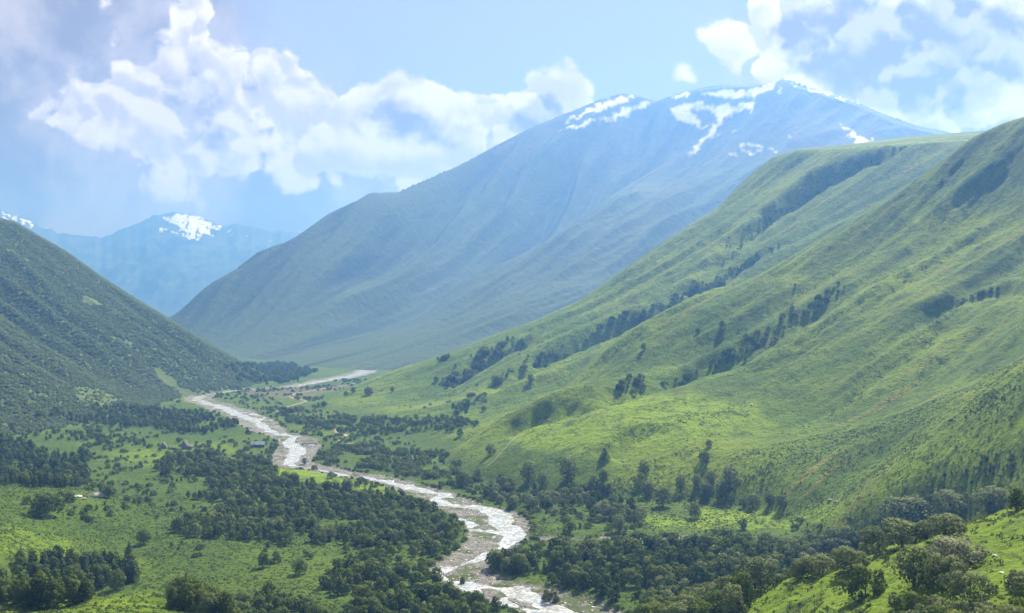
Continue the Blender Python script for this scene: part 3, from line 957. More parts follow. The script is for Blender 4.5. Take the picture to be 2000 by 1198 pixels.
for poly in [[(322, 424), (345, 422), (350, 440), (330, 436)], [(340, 420), (372, 418), (400, 440), (418, 460), (395, 456), (380, 440), (390, 470), (372, 466), (350, 442)], [(375, 420), (420, 440), (440, 452), (410, 446)],
             [(448, 444), (456, 460), (450, 456)], [(335, 448), (365, 462), (345, 456)], [(310, 448), (322, 446), (316, 456)], [(0, 412), (40, 424), (70, 440), (60, 446), (20, 430)], [(480, 461), (492, 462), (486, 464)], [(530, 468), (545, 478), (535, 472)]]:
    sn = np.maximum(sn, in_poly(jx, jy, poly) * (tt < 1.02) * (ridged(fpx / 15, fpy / 30 + fpx / 22, 3, 0.6) > 0.28))
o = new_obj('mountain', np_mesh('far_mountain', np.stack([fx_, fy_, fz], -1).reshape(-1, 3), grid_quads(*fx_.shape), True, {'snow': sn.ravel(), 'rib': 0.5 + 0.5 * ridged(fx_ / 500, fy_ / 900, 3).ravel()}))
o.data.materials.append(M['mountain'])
tag(o, 'distant pale blue mountain range with snow closing the valley', None, None, 'structure')
# plain under the far range so that no gap shows between the land forms
gx = np.linspace(-11200, 11200, 40); gy = np.linspace(2300, 15000, 40)
pxx, pyy = np.meshgrid(gx, gy)
o = new_obj('terrain', np_mesh('far_plain', np.stack([pxx, pyy, np.full(pxx.shape, -290.0) - (pyy - 2300) * 0.012], -1).reshape(-1, 3), grid_quads(*pxx.shape), True, {'bed': np.zeros(pxx.size), 'slope': np.zeros(pxx.size), 'plough': np.zeros(pxx.size)}))
o.data.materials.append(M['wild'])
tag(o, 'low ground far behind the hills', None, None, 'structure')

exec_trees = True
# ------------------------------------------------------------------ trees
def quad_cloud(centers, normals, sizes, rng):
    """leaf clumps: one small bent quad per centre"""
    n = len(centers)
    t = rng.normal(size=(n, 3)); t -= (t * normals).sum(1, keepdims=True) * normals
    t /= np.linalg.norm(t, axis=1, keepdims=True) + 1e-9
    b = np.cross(normals, t)
    s = sizes[:, None]
    c = np.stack([centers - t * s - b * s * 0.7, centers + t * s - b * s * 0.6, centers + t * s * 0.8 + b * s * 0.8 - normals * s * 0.25, centers - t * s * 0.9 + b * s * 0.7 - normals * s * 0.2], 1)
    return c.reshape(-1, 3), np.arange(n * 4).reshape(n, 4)


CROWN_N = []


def crown(seed, shape, n, leaf, lumps):
    """crown of unit height tree: lumpy envelope, leaf clumps on the surface of every lump"""
    rng = np.random.default_rng(seed)
    cs = []; rs = []
    for k in range(lumps):
        f = (k + 0.5) / lumps
        if shape == 'round':
            h = 0.16 + 0.68 * f ** 0.9
            env = 0.40 * math.sqrt(max(0.02, 1 - ((h - 0.46) / 0.5) ** 2))
            r = rng.uniform(0.12, 0.20)
        elif shape == 'wide':
            h = 0.14 + 0.6 * f
            env = 0.66 * math.sqrt(max(0.02, 1 - ((h - 0.3) / 0.6) ** 2))
            r = rng.uniform(0.16, 0.26)
        elif shape == 'cone':
            h = 0.08 + 0.86 * f
            env = 0.25 * (1 - f) ** 0.75 + 0.02
            r = rng.uniform(0.07, 0.12) * (1.25 - 0.75 * f)
        else:   # upright
            h = 0.12 + 0.76 * f
            env = 0.27 * math.sqrt(max(0.02, 1 - ((h - 0.42) / 0.56) ** 2))
            r = rng.uniform(0.08, 0.15) * (1.15 - 0.4 * f)
        a = k * 2.399 + rng.uniform(-0.6, 0.6)
        q = max(0.0, env - r * 0.75) * rng.uniform(0.55, 1.15)
        cs.append((q * math.cos(a), q * math.sin(a), h + rng.uniform(-0.03, 0.03))); rs.append(r)
    cs = np.array(cs); rs = np.array(rs)
    pick = rng.choice(lumps, n, p=rs ** 2 / (rs ** 2).sum())
    dirs = rng.normal(size=(n, 3)); dirs[:, 2] += 0.25
    dirs /= np.linalg.norm(dirs, axis=1, keepdims=True)
    rad_ = rs[pick] * rng.uniform(0.72, 1.08, n)
    c = cs[pick] + dirs * rad_[:, None] * np.array([1, 1, 0.95])
    inside = np.zeros(n, bool)
    for cc, rr in zip(cs, rs):
        inside |= (np.linalg.norm(c - cc, axis=1) < rr * 0.62)
    c = c[~inside]; dirs = dirs[~inside]
    nr = dirs + rng.normal(scale=0.45, size=dirs.shape); nr /= np.linalg.norm(nr, axis=1, keepdims=True)
    c[:, 2] = np.maximum(c[:, 2], 0.015)
    soft = dirs * 0.65 + (c - np.array([0, 0, 0.4])) / (np.linalg.norm(c - np.array([0, 0, 0.4]), axis=1, keepdims=True) + 1e-6) * 0.35 + nr * 0.3
    soft /= np.linalg.norm(soft, axis=1, keepdims=True)
    CROWN_N.append(np.repeat(soft, 4, 0))
    return quad_cloud(c, nr, leaf * rng.uniform(0.6, 1.3, len(c)), rng), cs


def tube(path, radii, sides=6):
    vs = []; qs = []
    for i, (p, r) in enumerate(zip(path, radii)):
        for k in range(sides):
            a = 2 * math.pi * k / sides
            vs.append((p[0] + r * math.cos(a), p[1] + r * math.sin(a), p[2]))
    for i in range(len(path) - 1):
        for k in range(sides):
            k2 = (k + 1) % sides
            qs.append((i * sides + k, i * sides + k2, (i + 1) * sides + k2, (i + 1) * sides + k))
    return vs, qs


def trunk_mesh(name, seed, cs):
    rng = np.random.default_rng(seed)
    vs, qs = tube([(0, 0, -0.06), (0.005, 0, 0.1), (0.01, 0.012, 0.35), (0.0, 0.01, 0.7)], [0.034, 0.026, 0.018, 0.006])
    for i in rng.choice(len(cs), min(5, len(cs)), replace=False):
        e = cs[i]
        s = np.array([0.004, 0.004, max(0.08, e[2] * 0.45)])
        v2, q2 = tube([s, (s + e) / 2 + (0, 0, -0.02), e], [0.014, 0.009, 0.003], 4)
        o_ = len(vs)
        vs += v2; qs += [tuple(k + o_ for k in q) for q in q2]
    me = np_mesh(name, np.array(vs), np.array(qs), True)
    me.materials.append(M['bark'])
    return me


CROWNS = {}
def crown_set(kind, shape, mtl, n_var, hi, mid, lo, lumps):
    for lvl, (n, leaf) in (('hi', hi), ('mid', mid), ('lo', lo)):
        lst = []
        for k in range(n_var):
            (v, q), cs = crown(1000 + 37 * k + len(shape) * 7, shape, n, leaf, lumps)
            me = np_mesh('crown_%s_%s' % (kind, lvl), v, q, True, None, CROWN_N[-1])
            me.materials.append(M[mtl])
            lst.append((me, trunk_mesh('trunk_%s' % kind, k, cs) if lvl == 'hi' else None))
        CROWNS[kind, lvl] = lst


HI, MIDL, LO = (2600, 0.021), (700, 0.038), (150, 0.075)
crown_set('upright', 'upright', 'leaf_dark', 4, (2400, 0.019), (650, 0.034), (140, 0.066), 26)
crown_set('cone', 'cone', 'leaf_dark', 3, (2000, 0.017), (560, 0.030), (120, 0.06), 28)
crown_set('round', 'round', 'leaf_mid', 4, HI, MIDL, LO, 22)
crown_set('willow', 'round', 'leaf_grey', 4, HI, MIDL, LO, 24)
crown_set('shrub', 'wide', 'leaf_mid', 3, (2000, 0.032), (520, 0.055), (120, 0.11), 14)
crown_set('greyshrub', 'wide', 'leaf_grey', 3, (2000, 0.030), (520, 0.055), (120, 0.11), 14)
crown_set('pale', 'wide', 'leaf_pale', 2, (2600, 0.026), (520, 0.055), (120, 0.11), 18)
crown_set('hillscrub', 'wide', 'leaf_hill', 3, (300, 0.08), (300, 0.08), (110, 0.12), 12)
KIND_NAME = {'upright': 'alder_tree', 'cone': 'conifer_tree', 'round': 'broadleaf_tree', 'willow': 'willow_tree', 'shrub': 'shrub', 'greyshrub': 'shrub', 'pale': 'shrub'}
KIND_CAT = {'upright': 'tree', 'cone': 'tree', 'round': 'tree', 'willow': 'tree', 'shrub': 'shrub', 'greyshrub': 'shrub', 'pale': 'shrub'}


def plant(kind, x, y, z, h, label, group=None, lvl=None, wide=1.0):
    r = bpy.data.objects.new(KIND_NAME[kind], None)
    r.empty_display_size = 0.5
    col.objects.link(r)
    r.location = (x, y, z)
    r.rotation_euler = (0, 0, random.uniform(0, 6.28))
    r.scale = (h * wide, h * wide, h)
    px_h = h / y * F
    lvl = lvl or ('hi' if px_h > 34 else 'mid')
    me, tr = random.choice(CROWNS[kind, lvl])
    if tr is None:
        tr = random.choice(CROWNS[kind, 'hi'])[1]
    new_obj('crown', me, r)
    new_obj('trunk', tr, r)
    tag(r, label, KIND_CAT[kind], group)
    return r


# single trees and shrubs that stand out in the photograph: px, py of the foot, height in px, kind, label, width factor
SINGLE = [
    (585, 1122, 30, 'round', 'round dark tree alone in the lower left meadow, the more right of two', 1.15),
    (514, 1109, 30, 'round', 'small oval dark tree alone in the lower left meadow, left of another', 0.95),
    (212, 973, 28, 'round', 'round dark bush beside a boulder on the left meadow', 1.35),
    (90, 1005, 46, 'shrub', 'large dark bush on the bumpy slope at the left edge', 1.0),
    (138, 980, 24, 'shrub', 'small dark bush right of the large bush on the left slope', 0.8),
    (118, 976, 20, 'shrub', 'small bush just behind the large bush on the left slope', 0.7),
    (53, 985, 18, 'shrub', 'small bush left of the large bush on the left slope', 0.8),
    (280, 1064, 30, 'round', 'dark bush at the left tip of the central wood', 1.2),
    (252, 1096, 36, 'cone', 'pointed dark conifer at the right end of the lower left wood', 1.2),
    (160, 892, 22, 'round', 'small tree on the meadow right of the dark slope wood', 1.1),
    (170, 893, 18, 'round', 'lower of two small trees on the meadow by the dark slope wood', 1.1),
    (1181, 897, 26, 'cone', 'single pointed tree on the bright terrace slope', 1.7),
    (958, 888, 24, 'willow', 'single round grey willow on the left flank of the terrace', 1.2),
    (1385, 874, 17, 'round', 'dark round tree at the upper rim of the shaded hollow', 1.2),
    (1376, 902, 24, 'round', 'dark broad tree just below the tree at the rim of the hollow', 1.4),
    (1258, 930, 32, 'round', 'dark round tree on the slope left of the shaded hollow', 1.05),
    (1179, 940, 26, 'round', 'dark round tree on the slope above the willow belt', 1.1),
    (1032, 940, 42, 'willow', 'large dark willow at the upper left of the willow belt', 1.05),
    (1110, 935, 44, 'willow', 'large pale topped willow crowning the willow belt', 1.15),
    (1060, 950, 30, 'willow', 'middle willow between two larger ones in the belt', 1.1),
    (904, 950, 34, 'willow', 'rounded willow clump by the river bank under the terrace', 1.2),
    (934, 937, 26, 'willow', 'slim willow by the river bank right of the willow clump', 0.8),
    (985, 955, 28, 'willow', 'small willow at the foot of the terrace slope', 1.1),
    (1295, 990, 44, 'willow', 'big dark willow in the left half of the hollow', 1.15),
    (1265, 970, 34, 'willow', 'willow at the upper left of the big willow in the hollow', 1.1),
    (1329, 960, 34, 'willow', 'willow standing between two clumps in the hollow', 0.9),
    (1362, 950, 26, 'willow', 'leftmost willow of the tight clump in the hollow', 1.0),
    (1387, 945, 30, 'willow', 'upper left willow of the tight clump in the hollow', 1.0),
    (1425, 955, 48, 'willow', 'tallest willow on the right of the tight clump in the hollow', 1.0),
    (1379, 974, 34, 'willow', 'front left willow of the tight clump in the hollow', 1.0),
    (1408, 972, 34, 'willow', 'front middle willow of the tight clump in the hollow', 1.0),
    (1470, 992, 32, 'willow', 'grey willow pair, larger one, on the flat below the hollow', 1.1),
    (1452, 992, 22, 'round', 'small dark tree touching the larger grey willow below the hollow', 1.1),
    (1503, 985, 26, 'round', 'dark round tree on the flat, left neighbour of a pale willow', 1.1),
    (1525, 992, 28, 'willow', 'pale grey willow at the right end of the row below the hollow', 1.15),
    (1357, 1013, 36, 'willow', 'pale willow on the green flat in front of the tight clump', 0.95),
    (1208, 1040, 32, 'willow', 'grey dome shaped willow on the bank near the side stream', 1.2),
    (1112, 1042, 24, 'shrub', 'wide low bush on the bank left of the side stream', 0.95),
    (1452, 1035, 24, 'round', 'dark round tree on the green flat before the right wood', 1.15),
    (1190, 1012, 26, 'willow', 'small willow below the belt, above the side stream', 1.1),
    (1235, 1010, 30, 'upright', 'dark upright tree below the belt near the green flat', 1.0),
    (1770, 1042, 74, 'willow', 'biggest dark tree on the right, behind the near grassy spur', 1.75),
    (1855, 1012, 52, 'willow', 'olive tree right of the biggest tree behind the spur', 1.6),
    (1935, 1003, 50, 'willow', 'tall tree at the upper edge of the near grassy spur', 1.7),
    (1985, 998, 46, 'upright', 'dark tree at the right edge above the grassy spur', 1.2),
    (1848, 1050, 46, 'willow', 'rounded willow on the rim of the near grassy spur', 2.1),
    (1762, 1068, 52, 'willow', 'broad grey willow below the biggest dark tree', 2.0),
    (1805, 1055, 38, 'willow', 'small willow filling the gap on the spur rim', 1.3),
    (1706, 1080, 52, 'willow', 'upright olive tree left of the broad grey willow', 1.1),
    (1663, 1112, 44, 'greyshrub', 'dome of grey willow scrub at the left end of the spur rim', 1.3),
    (1600, 1122, 42, 'greyshrub', 'pale grey dome of scrub, second from the left end of the spur rim', 1.35),
    (1558, 1128, 36, 'willow', 'small round willow at the left tip of the spur', 1.0),
    (1620, 1085, 44, 'greyshrub', 'dark topped scrub dome behind the pale scrub on the spur rim', 1.3),
    (1640, 1068, 42, 'greyshrub', 'higher scrub dome farther up behind the spur rim', 1.3),
    (1785, 1146, 82, 'willow', 'tall dark willow on the near grass beside pale silver scrub', 1.05),
    (1865, 1105, 58, 'pale', 'big pale silver grey shrub on the near grassy spur', 1.75),
    (1850, 1145, 60, 'greyshrub', 'green shrub in front of the pale silver scrub', 1.15),
    (1895, 1172, 60, 'greyshrub', 'dark green shrub low on the near spur, right of the tall willow', 1.1),
    (1690, 1165, 62, 'shrub', 'wide bush standing alone in the middle of the near grassy spur', 0.95),
    (1730, 1095, 12, 'shrub', 'tiny dark bush alone on the near grassy spur', 1.0),
    (1650, 1100, 16, 'greyshrub', 'low bush on the rim of the near grassy spur', 0.9),
    (1645, 1142, 10, 'greyshrub', 'low tuft of scrub on the left part of the near spur', 1.3),
    (1475, 1158, 68, 'willow', 'large olive willow at the foot of the near spur', 1.5),
    (1505, 1140, 46, 'willow', 'pale willow just behind the large olive willow', 1.0),
    (1370, 1170, 68, 'upright', 'tall ragged olive tree rising above the lower right wood', 1.3),
    (903, 1142, 16, 'upright', 'small dark tree on a gravel bar in the lower river', 1.2),
    (1074, 1176, 26, 'shrub', 'round green bush on the gravel at the lower right river bank', 1.0),
    (538, 928, 22, 'round', 'leafy tree on the small bright meadow by the river bend', 1.0),
    (647, 934, 15, 'greyshrub', 'pale bush at the right end of the small bright meadow', 0.9),
    (614, 918, 12, 'shrub', 'small bush at the river side of the small bright meadow', 0.9),
    (595, 907, 14, 'willow', 'small tree on the tip of the gravel by the river bend', 1.2),
    (895, 827, 18, 'round', 'round dark tree on the lower hill above the mid valley', 1.1),
    (898, 853, 20, 'round', 'dark tree just below another on the lower hill edge', 0.9),
    (1037, 747, 18, 'round', 'single round tree on the middle hill', 1.1),
    (1257, 684, 16, 'round', 'single tree on the grassy middle hill, above the gully', 0.9),
    (1168, 645, 9, 'round', 'small tree on the far part of the middle hill', 0.9),
    (945, 803, 11, 'round', 'round bush on the lower middle hill', 1.3),
    (1411, 640, 15, 'round', 'round tree just right of another above the gully on the near slope', 1.3),
    (1363, 652, 13, 'round', 'round tree just left of another above the gully on the near slope', 1.2),
    (1553, 560, 8, 'round', 'lone small tree on the sunlit ridge of the near slope', 0.9),
    (968, 752, 22, 'round', 'dark rounded tree at the lower end of the second gully', 1.25),
    (720, 772, 18, 'round', 'broad dark tree low on the middle hill spur', 1.5),
    (676, 775, 12, 'round', 'small round tree on the tip of the middle hill spur', 1.1),
    (690, 768, 14, 'round', 'upper of two small trees on the spur tip', 1.0),
    (766, 766, 12, 'round', 'small tree on the spur right of the broad dark tree', 0.9),
]
used = []
for a, b, hp, kind, label, wd in SINGLE:
    x, y, z = at(a, b)
    h = hp / F * y * (0.96 if y > 750 else 1.08)
    plant(kind, x, y, z - 0.02 * h, h, label, None, 'hi' if hp > 24 else 'mid', wd)
    used.append((x, y, h * 0.4))

# woods: name, polygon in the photograph, distance range, trees per 100 m2, kinds, height range, label, group
WOODS = [
    ('central', [(300, 905), (400, 888), (540, 905), (520, 928), (600, 948), (700, 958), (790, 975), (850, 1000), (895, 1040), (880, 1085), (800, 1092), (720, 1070), (640, 1062), (500, 1058), (345, 1050), (335, 1030), (420, 1010), (440, 985), (350, 975), (420, 960), (380, 935), (310, 930)],
     (640, 1200), 2.5, {'upright': 2.6, 'cone': 0.6, 'round': 4, 'willow': 1.3}, (4.5, 11), 'in the dense wood left of the river', 'of the dense wood left of the river'),
    ('slope', [(0, 852), (60, 878), (165, 905), (172, 948), (120, 955), (0, 948)], (700, 1500), 2.0, {'upright': 4, 'cone': 2, 'round': 1}, (7, 13), 'in the slope wood at the left edge', 'of the slope wood at the left edge'),
    ('lower_left', [(20, 1110), (60, 1095), (270, 1110), (275, 1130), (240, 1150), (120, 1190), (0, 1190), (0, 1140)], (380, 760), 3.0, {'upright': 5, 'cone': 2, 'round': 1}, (8, 14), 'in the wood in the lower left corner', 'of the lower left wood'),
    ('clump', [(300, 1205), (330, 1185), (400, 1170), (440, 1195), (455, 1240), (300, 1240)], (380, 620), 3.6, {'upright': 4, 'willow': 1, 'round': 2}, (9, 14), 'in the big clump at the bottom, right of a sunlit knoll', 'of the bottom clump'),
    ('bottom', [(445, 1185), (520, 1165), (620, 1185), (640, 1120), (740, 1110), (840, 1118), (890, 1160), (960, 1195), (970, 1240), (450, 1240)], (480, 700), 2.6, {'upright': 3, 'round': 4, 'shrub': 2}, (5, 12), 'in the loose wood along the bottom, left of the river', 'of the loose bottom wood'),
    ('right', [(930, 1100), (1060, 1085), (1140, 1072), (1300, 1066), (1500, 1060), (1570, 1085), (1480, 1140), (1330, 1150), (1180, 1178), (1075, 1168), (1060, 1140), (1150, 1120), (1060, 1118), (960, 1130)], (420, 740), 2.6, {'upright': 4.5, 'cone': 1.8, 'round': 3, 'willow': 1.2}, (7, 13), 'in the dense wood right of the lower river', 'of the dense wood right of the river'),
    ('olive', [(1190, 1215), (1300, 1165), (1400, 1165), (1490, 1185), (1530, 1240), (1190, 1240)], (330, 600), 3.2, {'willow': 3, 'round': 4, 'upright': 1}, (8, 13), 'in the sunlit wood at the bottom right', 'of the sunlit bottom right wood'),
    ('belt', [(1000, 955), (1060, 945), (1130, 930), (1190, 950), (1230, 985), (1260, 1025), (1210, 1032), (1120, 1005), (1000, 992), (930, 965)], (700, 1050), 1.5, {'willow': 4, 'upright': 3}, (6, 11), 'in the willow belt at the foot of the terrace', 'of the willow belt'),
    ('behind_spur', [(1500, 1075), (1600, 1055), (1720, 1035), (1730, 1060), (1690, 1085), (1600, 1100), (1560, 1110), (1500, 1110)], (380, 800), 2.2, {'willow': 3, 'upright': 2, 'round': 2}, (6, 11), 'in the mixed wood behind the near grassy spur', 'behind the near spur'),
    ('rim', [(1490, 1110), (1600, 1092), (1700, 1066), (1725, 1085), (1640, 1105), (1590, 1128), (1500, 1150)], (300, 470), 3.6, {'greyshrub': 4, 'willow': 3}, (4, 7), 'among the pale rounded bushes along the rim of the near spur', 'along the rim of the near spur'),
    ('corner', [(1600, 1240), (1700, 1190), (1800, 1185), (1900, 1195), (1950, 1160), (2010, 1130), (2010, 1260), (1600, 1260)], (150, 330), 2.6, {'shrub': 3, 'willow': 1, 'greyshrub': 1}, (3, 6), 'in the thicket at the lower right corner', 'of the lower right thicket'),
]
REST_WOODS = [
    ('scrub', [(610, 885), (700, 868), (880, 892), (905, 930), (860, 940), (800, 930), (640, 905)], (900, 1300), 2.6, {'shrub': 3, 'round': 3, 'greyshrub': 2}, (3, 6.5)),
    ('scrub', [(920, 925), (1000, 930), (1010, 985), (900, 960)], (850, 1100), 1.2, {'shrub': 3, 'willow': 2}, (2.5, 5)),
    ('scrub', [(545, 803), (640, 818), (900, 818), (935, 832), (840, 850), (700, 850), (560, 826)], (1200, 1800), 1.3, {'shrub': 3, 'round': 3}, (4, 8)),
    ('scrub', [(200, 792), (400, 808), (470, 832), (400, 850), (200, 832), (60, 815)], (1300, 1900), 1.3, {'upright': 3, 'round': 3}, (6, 10)),
    ('scrub', [(300, 862), (520, 858), (545, 888), (400, 884), (300, 895)], (1050, 1300), 0.35, {'shrub': 3, 'round': 2}, (3, 6)),
    ('scrub', [(430, 715), (560, 712), (620, 728), (560, 748), (470, 750)], (2000, 3000), 1.0, {'upright': 3, 'round': 3}, (7, 12)),
    ('scrub', [(0, 830), (200, 850), (340, 870), (200, 870), (0, 850)], (1000, 1500), 0.6, {'upright': 3, 'round': 3}, (4, 8)),
    ('scrub', [(1040, 985), (1260, 1030), (1190, 1042), (1060, 1030)], (700, 900), 1.0, {'shrub': 3, 'upright': 1}, (2.5, 5)),
    ('scrub', [(640, 1070), (840, 1095), (900, 1050), (960, 1075), (860, 1112), (700, 1120)], (640, 800), 0.8, {'shrub': 4, 'round': 2}, (3, 6)),
    ('scrub', [(400, 762), (520, 772), (560, 795), (430, 775)], (1700, 2200), 0.3, {'shrub': 4, 'round': 2}, (3, 6)),
    ('scrub', [(1540, 1020), (1720, 1000), (1730, 1030), (1560, 1050)], (500, 860), 0.9, {'shrub': 4, 'upright': 2}, (2.5, 6)),
]
GULLIES = [([(985, 674), (940, 702), (870, 756)], 16, 150, (6, 11)), ([(1170, 662), (1090, 692), (1040, 708), (965, 752)], 9, 80, (4, 8)), ([(940, 775), (905, 797), (882, 818)], 14, 60, (5, 9)),
           ([(1640, 562), (1590, 598), (1500, 652), (1440, 692)], 11, 120, (3, 6.5)), ([(1440, 692), (1380, 717), (1270, 746), (1200, 762)], 8, 90, (4, 8)), ([(1520, 482), (1420, 540), (1350, 578), (1260, 612), (1180, 640)], 10, 200, (4, 8)),
           ([(1870, 592), (1910, 578), (1950, 562)], 5, 70, (2, 3.5)), ([(880, 696), (850, 708)], 8, 22, (5, 9)), ([(640, 790), (590, 803), (560, 808)], 8, 40, (5, 10)), ([(1230, 615), (1210, 622)], 6, 18, (4, 7)),
           ([(1000, 700), (880, 800), (820, 790)], 70, 40, (2, 5)), ([(1300, 600), (1100, 680), (950, 700)], 60, 60, (2, 5)), ([(1760, 292), (1640, 330), (1560, 392), (1480, 440), (1400, 520)], 14, 220, (3, 6)),
           ([(1990, 760), (1900, 800)], 12, 60, (1.5, 3)), ([(1990, 905), (1900, 930), (1800, 975)], 10, 120, (1.5, 3.2))]

LOOK = {'upright': 'dark upright alder tree', 'cone': 'dark pointed conifer', 'round': 'rounded green tree', 'willow': 'grey green willow', 'shrub': 'low green bush', 'greyshrub': 'low greyish bush'}
PLURAL = {'tree': 'trees', 'conifer': 'conifers', 'willow': 'willows', 'bush': 'bushes'}
cand = []   # kind, x, y, z, h, woodindex


def poisson(xs, ys, rmin, blocked):
    keep = []
    cell = {}
    for i in range(len(xs)):
        x, y = xs[i], ys[i]
        c = (int(x // rmin), int(y // rmin))
        ok = True
        for a in (-1, 0, 1):
            for b in (-1, 0, 1):
                for (qx, qy) in cell.get((c[0] + a, c[1] + b), ()):
                    if (qx - x) ** 2 + (qy - y) ** 2 < rmin * rmin:
                        ok = False; break
        if ok and blocked:
            for bx, by, br in blocked:
                if (bx - x) ** 2 + (by - y) ** 2 < br * br:
                    ok = False; break
        if ok:
            cell.setdefault(c, []).append((x, y)); keep.append(i)
    return keep


def bed_at(x, y):
    i = np.clip(np.round((x / y - U[0]) / (U[1] - U[0])).astype(int), 0, len(U) - 1)
    j = np.clip(np.searchsorted(D, y), 0, len(D) - 1)
    return BEDM[j, i]


def fill(poly, drange, dens):
    d0, d1 = drange
    u0 = (min(p[0] for p in poly) - CX) / F; u1 = (max(p[0] for p in poly) - CX) / F
    area = (u1 - u0) * (d1 * d1 - d0 * d0) / 2
    n = min(int(area * dens / 100 * 1.6), 60000)
    y = np.sqrt(RNG.uniform(d0 * d0, d1 * d1, n)); x = RNG.uniform(u0, u1, n) * y
    z = ground(x, y)
    a, b = px_of(x, y, z)
    a = a + 10 * fbm(x / 25, y / 25, 3); b = b + 5 * fbm(x / 25 + 7, y / 25, 3)
    ok = in_poly(a, b, poly) & (bed_at(x, y) < 0.25)
    return x[ok], y[ok], z[ok]


for wi, (nm, poly, dr, dens, kinds, hr, label, grp) in enumerate(WOODS):
    x, y, z = fill(poly, dr, dens)
    k = poisson(x, y, 10 / math.sqrt(dens) * 0.62, used)
    ks = list(kinds); ws = np.array([kinds[q] for q in ks]); ws = ws / ws.sum()
    gap = fbm(x / 40 + wi, y / 40, 2)
    for i in k:
        if gap[i] < -0.34:
            continue
        kk = ks[RNG.choice(len(ks), p=ws)]
        h = (hr[0] + (hr[1] - hr[0]) * RNG.random() ** 1.5) * (0.65 if 'shrub' in kk and nm != 'corner' else 1.0)
        cand.append((kk, x[i], y[i], z[i], h, wi))
rest = []
for nm, poly, dr, dens, kinds, hr in REST_WOODS:
    x, y, z = fill(poly, dr, dens)
    k = poisson(x, y, 10 / math.sqrt(dens) * 0.6, used)
    ks = list(kinds); ws = np.array([kinds[q] for q in ks]); ws = ws / ws.sum()
    gap = fbm(x / 50 + 3, y / 50, 2)
    for i in k:
        if gap[i] < -0.3:
            continue
        rest.append((ks[RNG.choice(len(ks), p=ws)], x[i], y[i], z[i], RNG.uniform(*hr)))
# low bushes along the edges of the river bed
n = 60000
y = np.sqrt(RNG.uniform(540 ** 2, 1500 ** 2, n)); x = RNG.uniform(-0.33, 0.16, n) * y
bd = bed_at(x, y)
ok = (bd > 0.02) & (bd < 0.5) & (fbm(x / 30 + 2, y / 30, 2) > 0.0)
for i in np.nonzero(ok)[0]:
    rest.append((('shrub', 'greyshrub', 'shrub')[RNG.integers(3)], x[i], y[i], float(ground(x[i], y[i])), RNG.uniform(0.8, 3.2)))
# loose scrub dotted over the valley floor and the lower left slope
n = 12000
y = np.sqrt(RNG.uniform(600 ** 2, 2300 ** 2, n)); x = RNG.uniform(-0.54, 0.06, n) * y
z = ground(x, y)
jj = np.clip(np.searchsorted(D, y), 0, len(D) - 1); ii = np.clip(np.round((x / y - U[0]) / (U[1] - U[0])).astype(int), 0, len(U) - 1)
patch = fbm(x / 70 + 21, y / 110, 3)
ok = np.isin(OWN[jj, ii], (0, 5)) & (bed_at(x, y) < 0.2) & (patch > 0.06 + 0.16 * (y < 900)) & visible(x, y, z + 4)
for i in np.nonzero(ok)[0]:
    if (x[i] / y[i] * F + CX) < 130 + 900 * (y[i] < 650):
        continue
    rest.append((('shrub', 'round', 'greyshrub', 'upright')[RNG.choice(4, p=(0.45, 0.2, 0.2, 0.15))], x[i], y[i], z[i], RNG.uniform(1.6, 5.5)))
for pl, wd, n, hr in GULLIES:
    P3 = [at(a, b) for a, b in pl]
    for k in range(int(n * 0.42)):
        s = RNG.uniform(0, len(P3) - 1); i = min(int(s), len(P3) - 2); f = s - i
        x = P3[i][0] * (1 - f) + P3[i + 1][0] * f + RNG.normal(0, wd * 0.6)
        y = P3[i][1] * (1 - f) + P3[i + 1][1] * f + RNG.normal(0, wd * 0.6)
        rest.append((random.choice(['round', 'upright', 'shrub', 'greyshrub']), x, y, float(ground(x, y)), RNG.uniform(*hr)))

# the 300 that show largest become single things, the others one mass
vis = [visible(np.array([c[1]]), np.array([c[2]]), np.array([c[3] + c[4]]))[0] and abs(c[1] / c[2]) < 0.505 and c[3] / c[2] > -0.325 for c in cand]
order = sorted(range(len(cand)), key=lambda i: -(cand[i][4] / cand[i][2]) if vis[i] else 1)
N_SINGLE = 300 - len(SINGLE) + 60
big_i = set(order[:N_SINGLE])
for i in order[:N_SINGLE]:
    kk, x, y, z, h, wi = cand[i]
    w = WOODS[wi]
    look = LOOK[kk]
    plant(kk, x, y, z - 0.02 * h, h, look + ' ' + w[6], PLURAL[look.split()[-1]] + ' ' + w[7], None, random.uniform(0.9, 1.25))
rest += [c[:5] for i, c in enumerate(cand) if i not in big_i]

# forest on the left hill
n = 95000
y = np.sqrt(RNG.uniform(1150 ** 2, 2600 ** 2, n)); x = RNG.uniform(-0.54, -0.22, n) * y
z = ground(x, y)
jj = np.clip(np.searchsorted(D, y), 0, len(D) - 1); ii = np.clip(np.round((x / y - U[0]) / (U[1] - U[0])).astype(int), 0, len(U) - 1)
a, b = px_of(x, y, z)
dens = fbm(x / 130, y / 130, 3) + 0.35 * fbm(x / 40, y / 40, 2)
dens = dens - 0.25 * sstep(z, 60, 170)
ok = (OWN[jj, ii] == 1) & (dens > -0.75) & visible(x, y, z + 12)
a = a + 9 * fbm(x / 20, y / 20, 3); b = b + 4 * fbm(x / 20 + 5, y / 20, 3)
ok &= ~(in_poly(a, b, [(140, 752), (215, 765), (235, 785), (215, 795), (150, 780)]) & (RNG.random(n) < 0.8))
rel = left_detail(x, y) / 24.0 + 0.5 * fbm(x / 80, y / 80, 3)
hill_trees = []
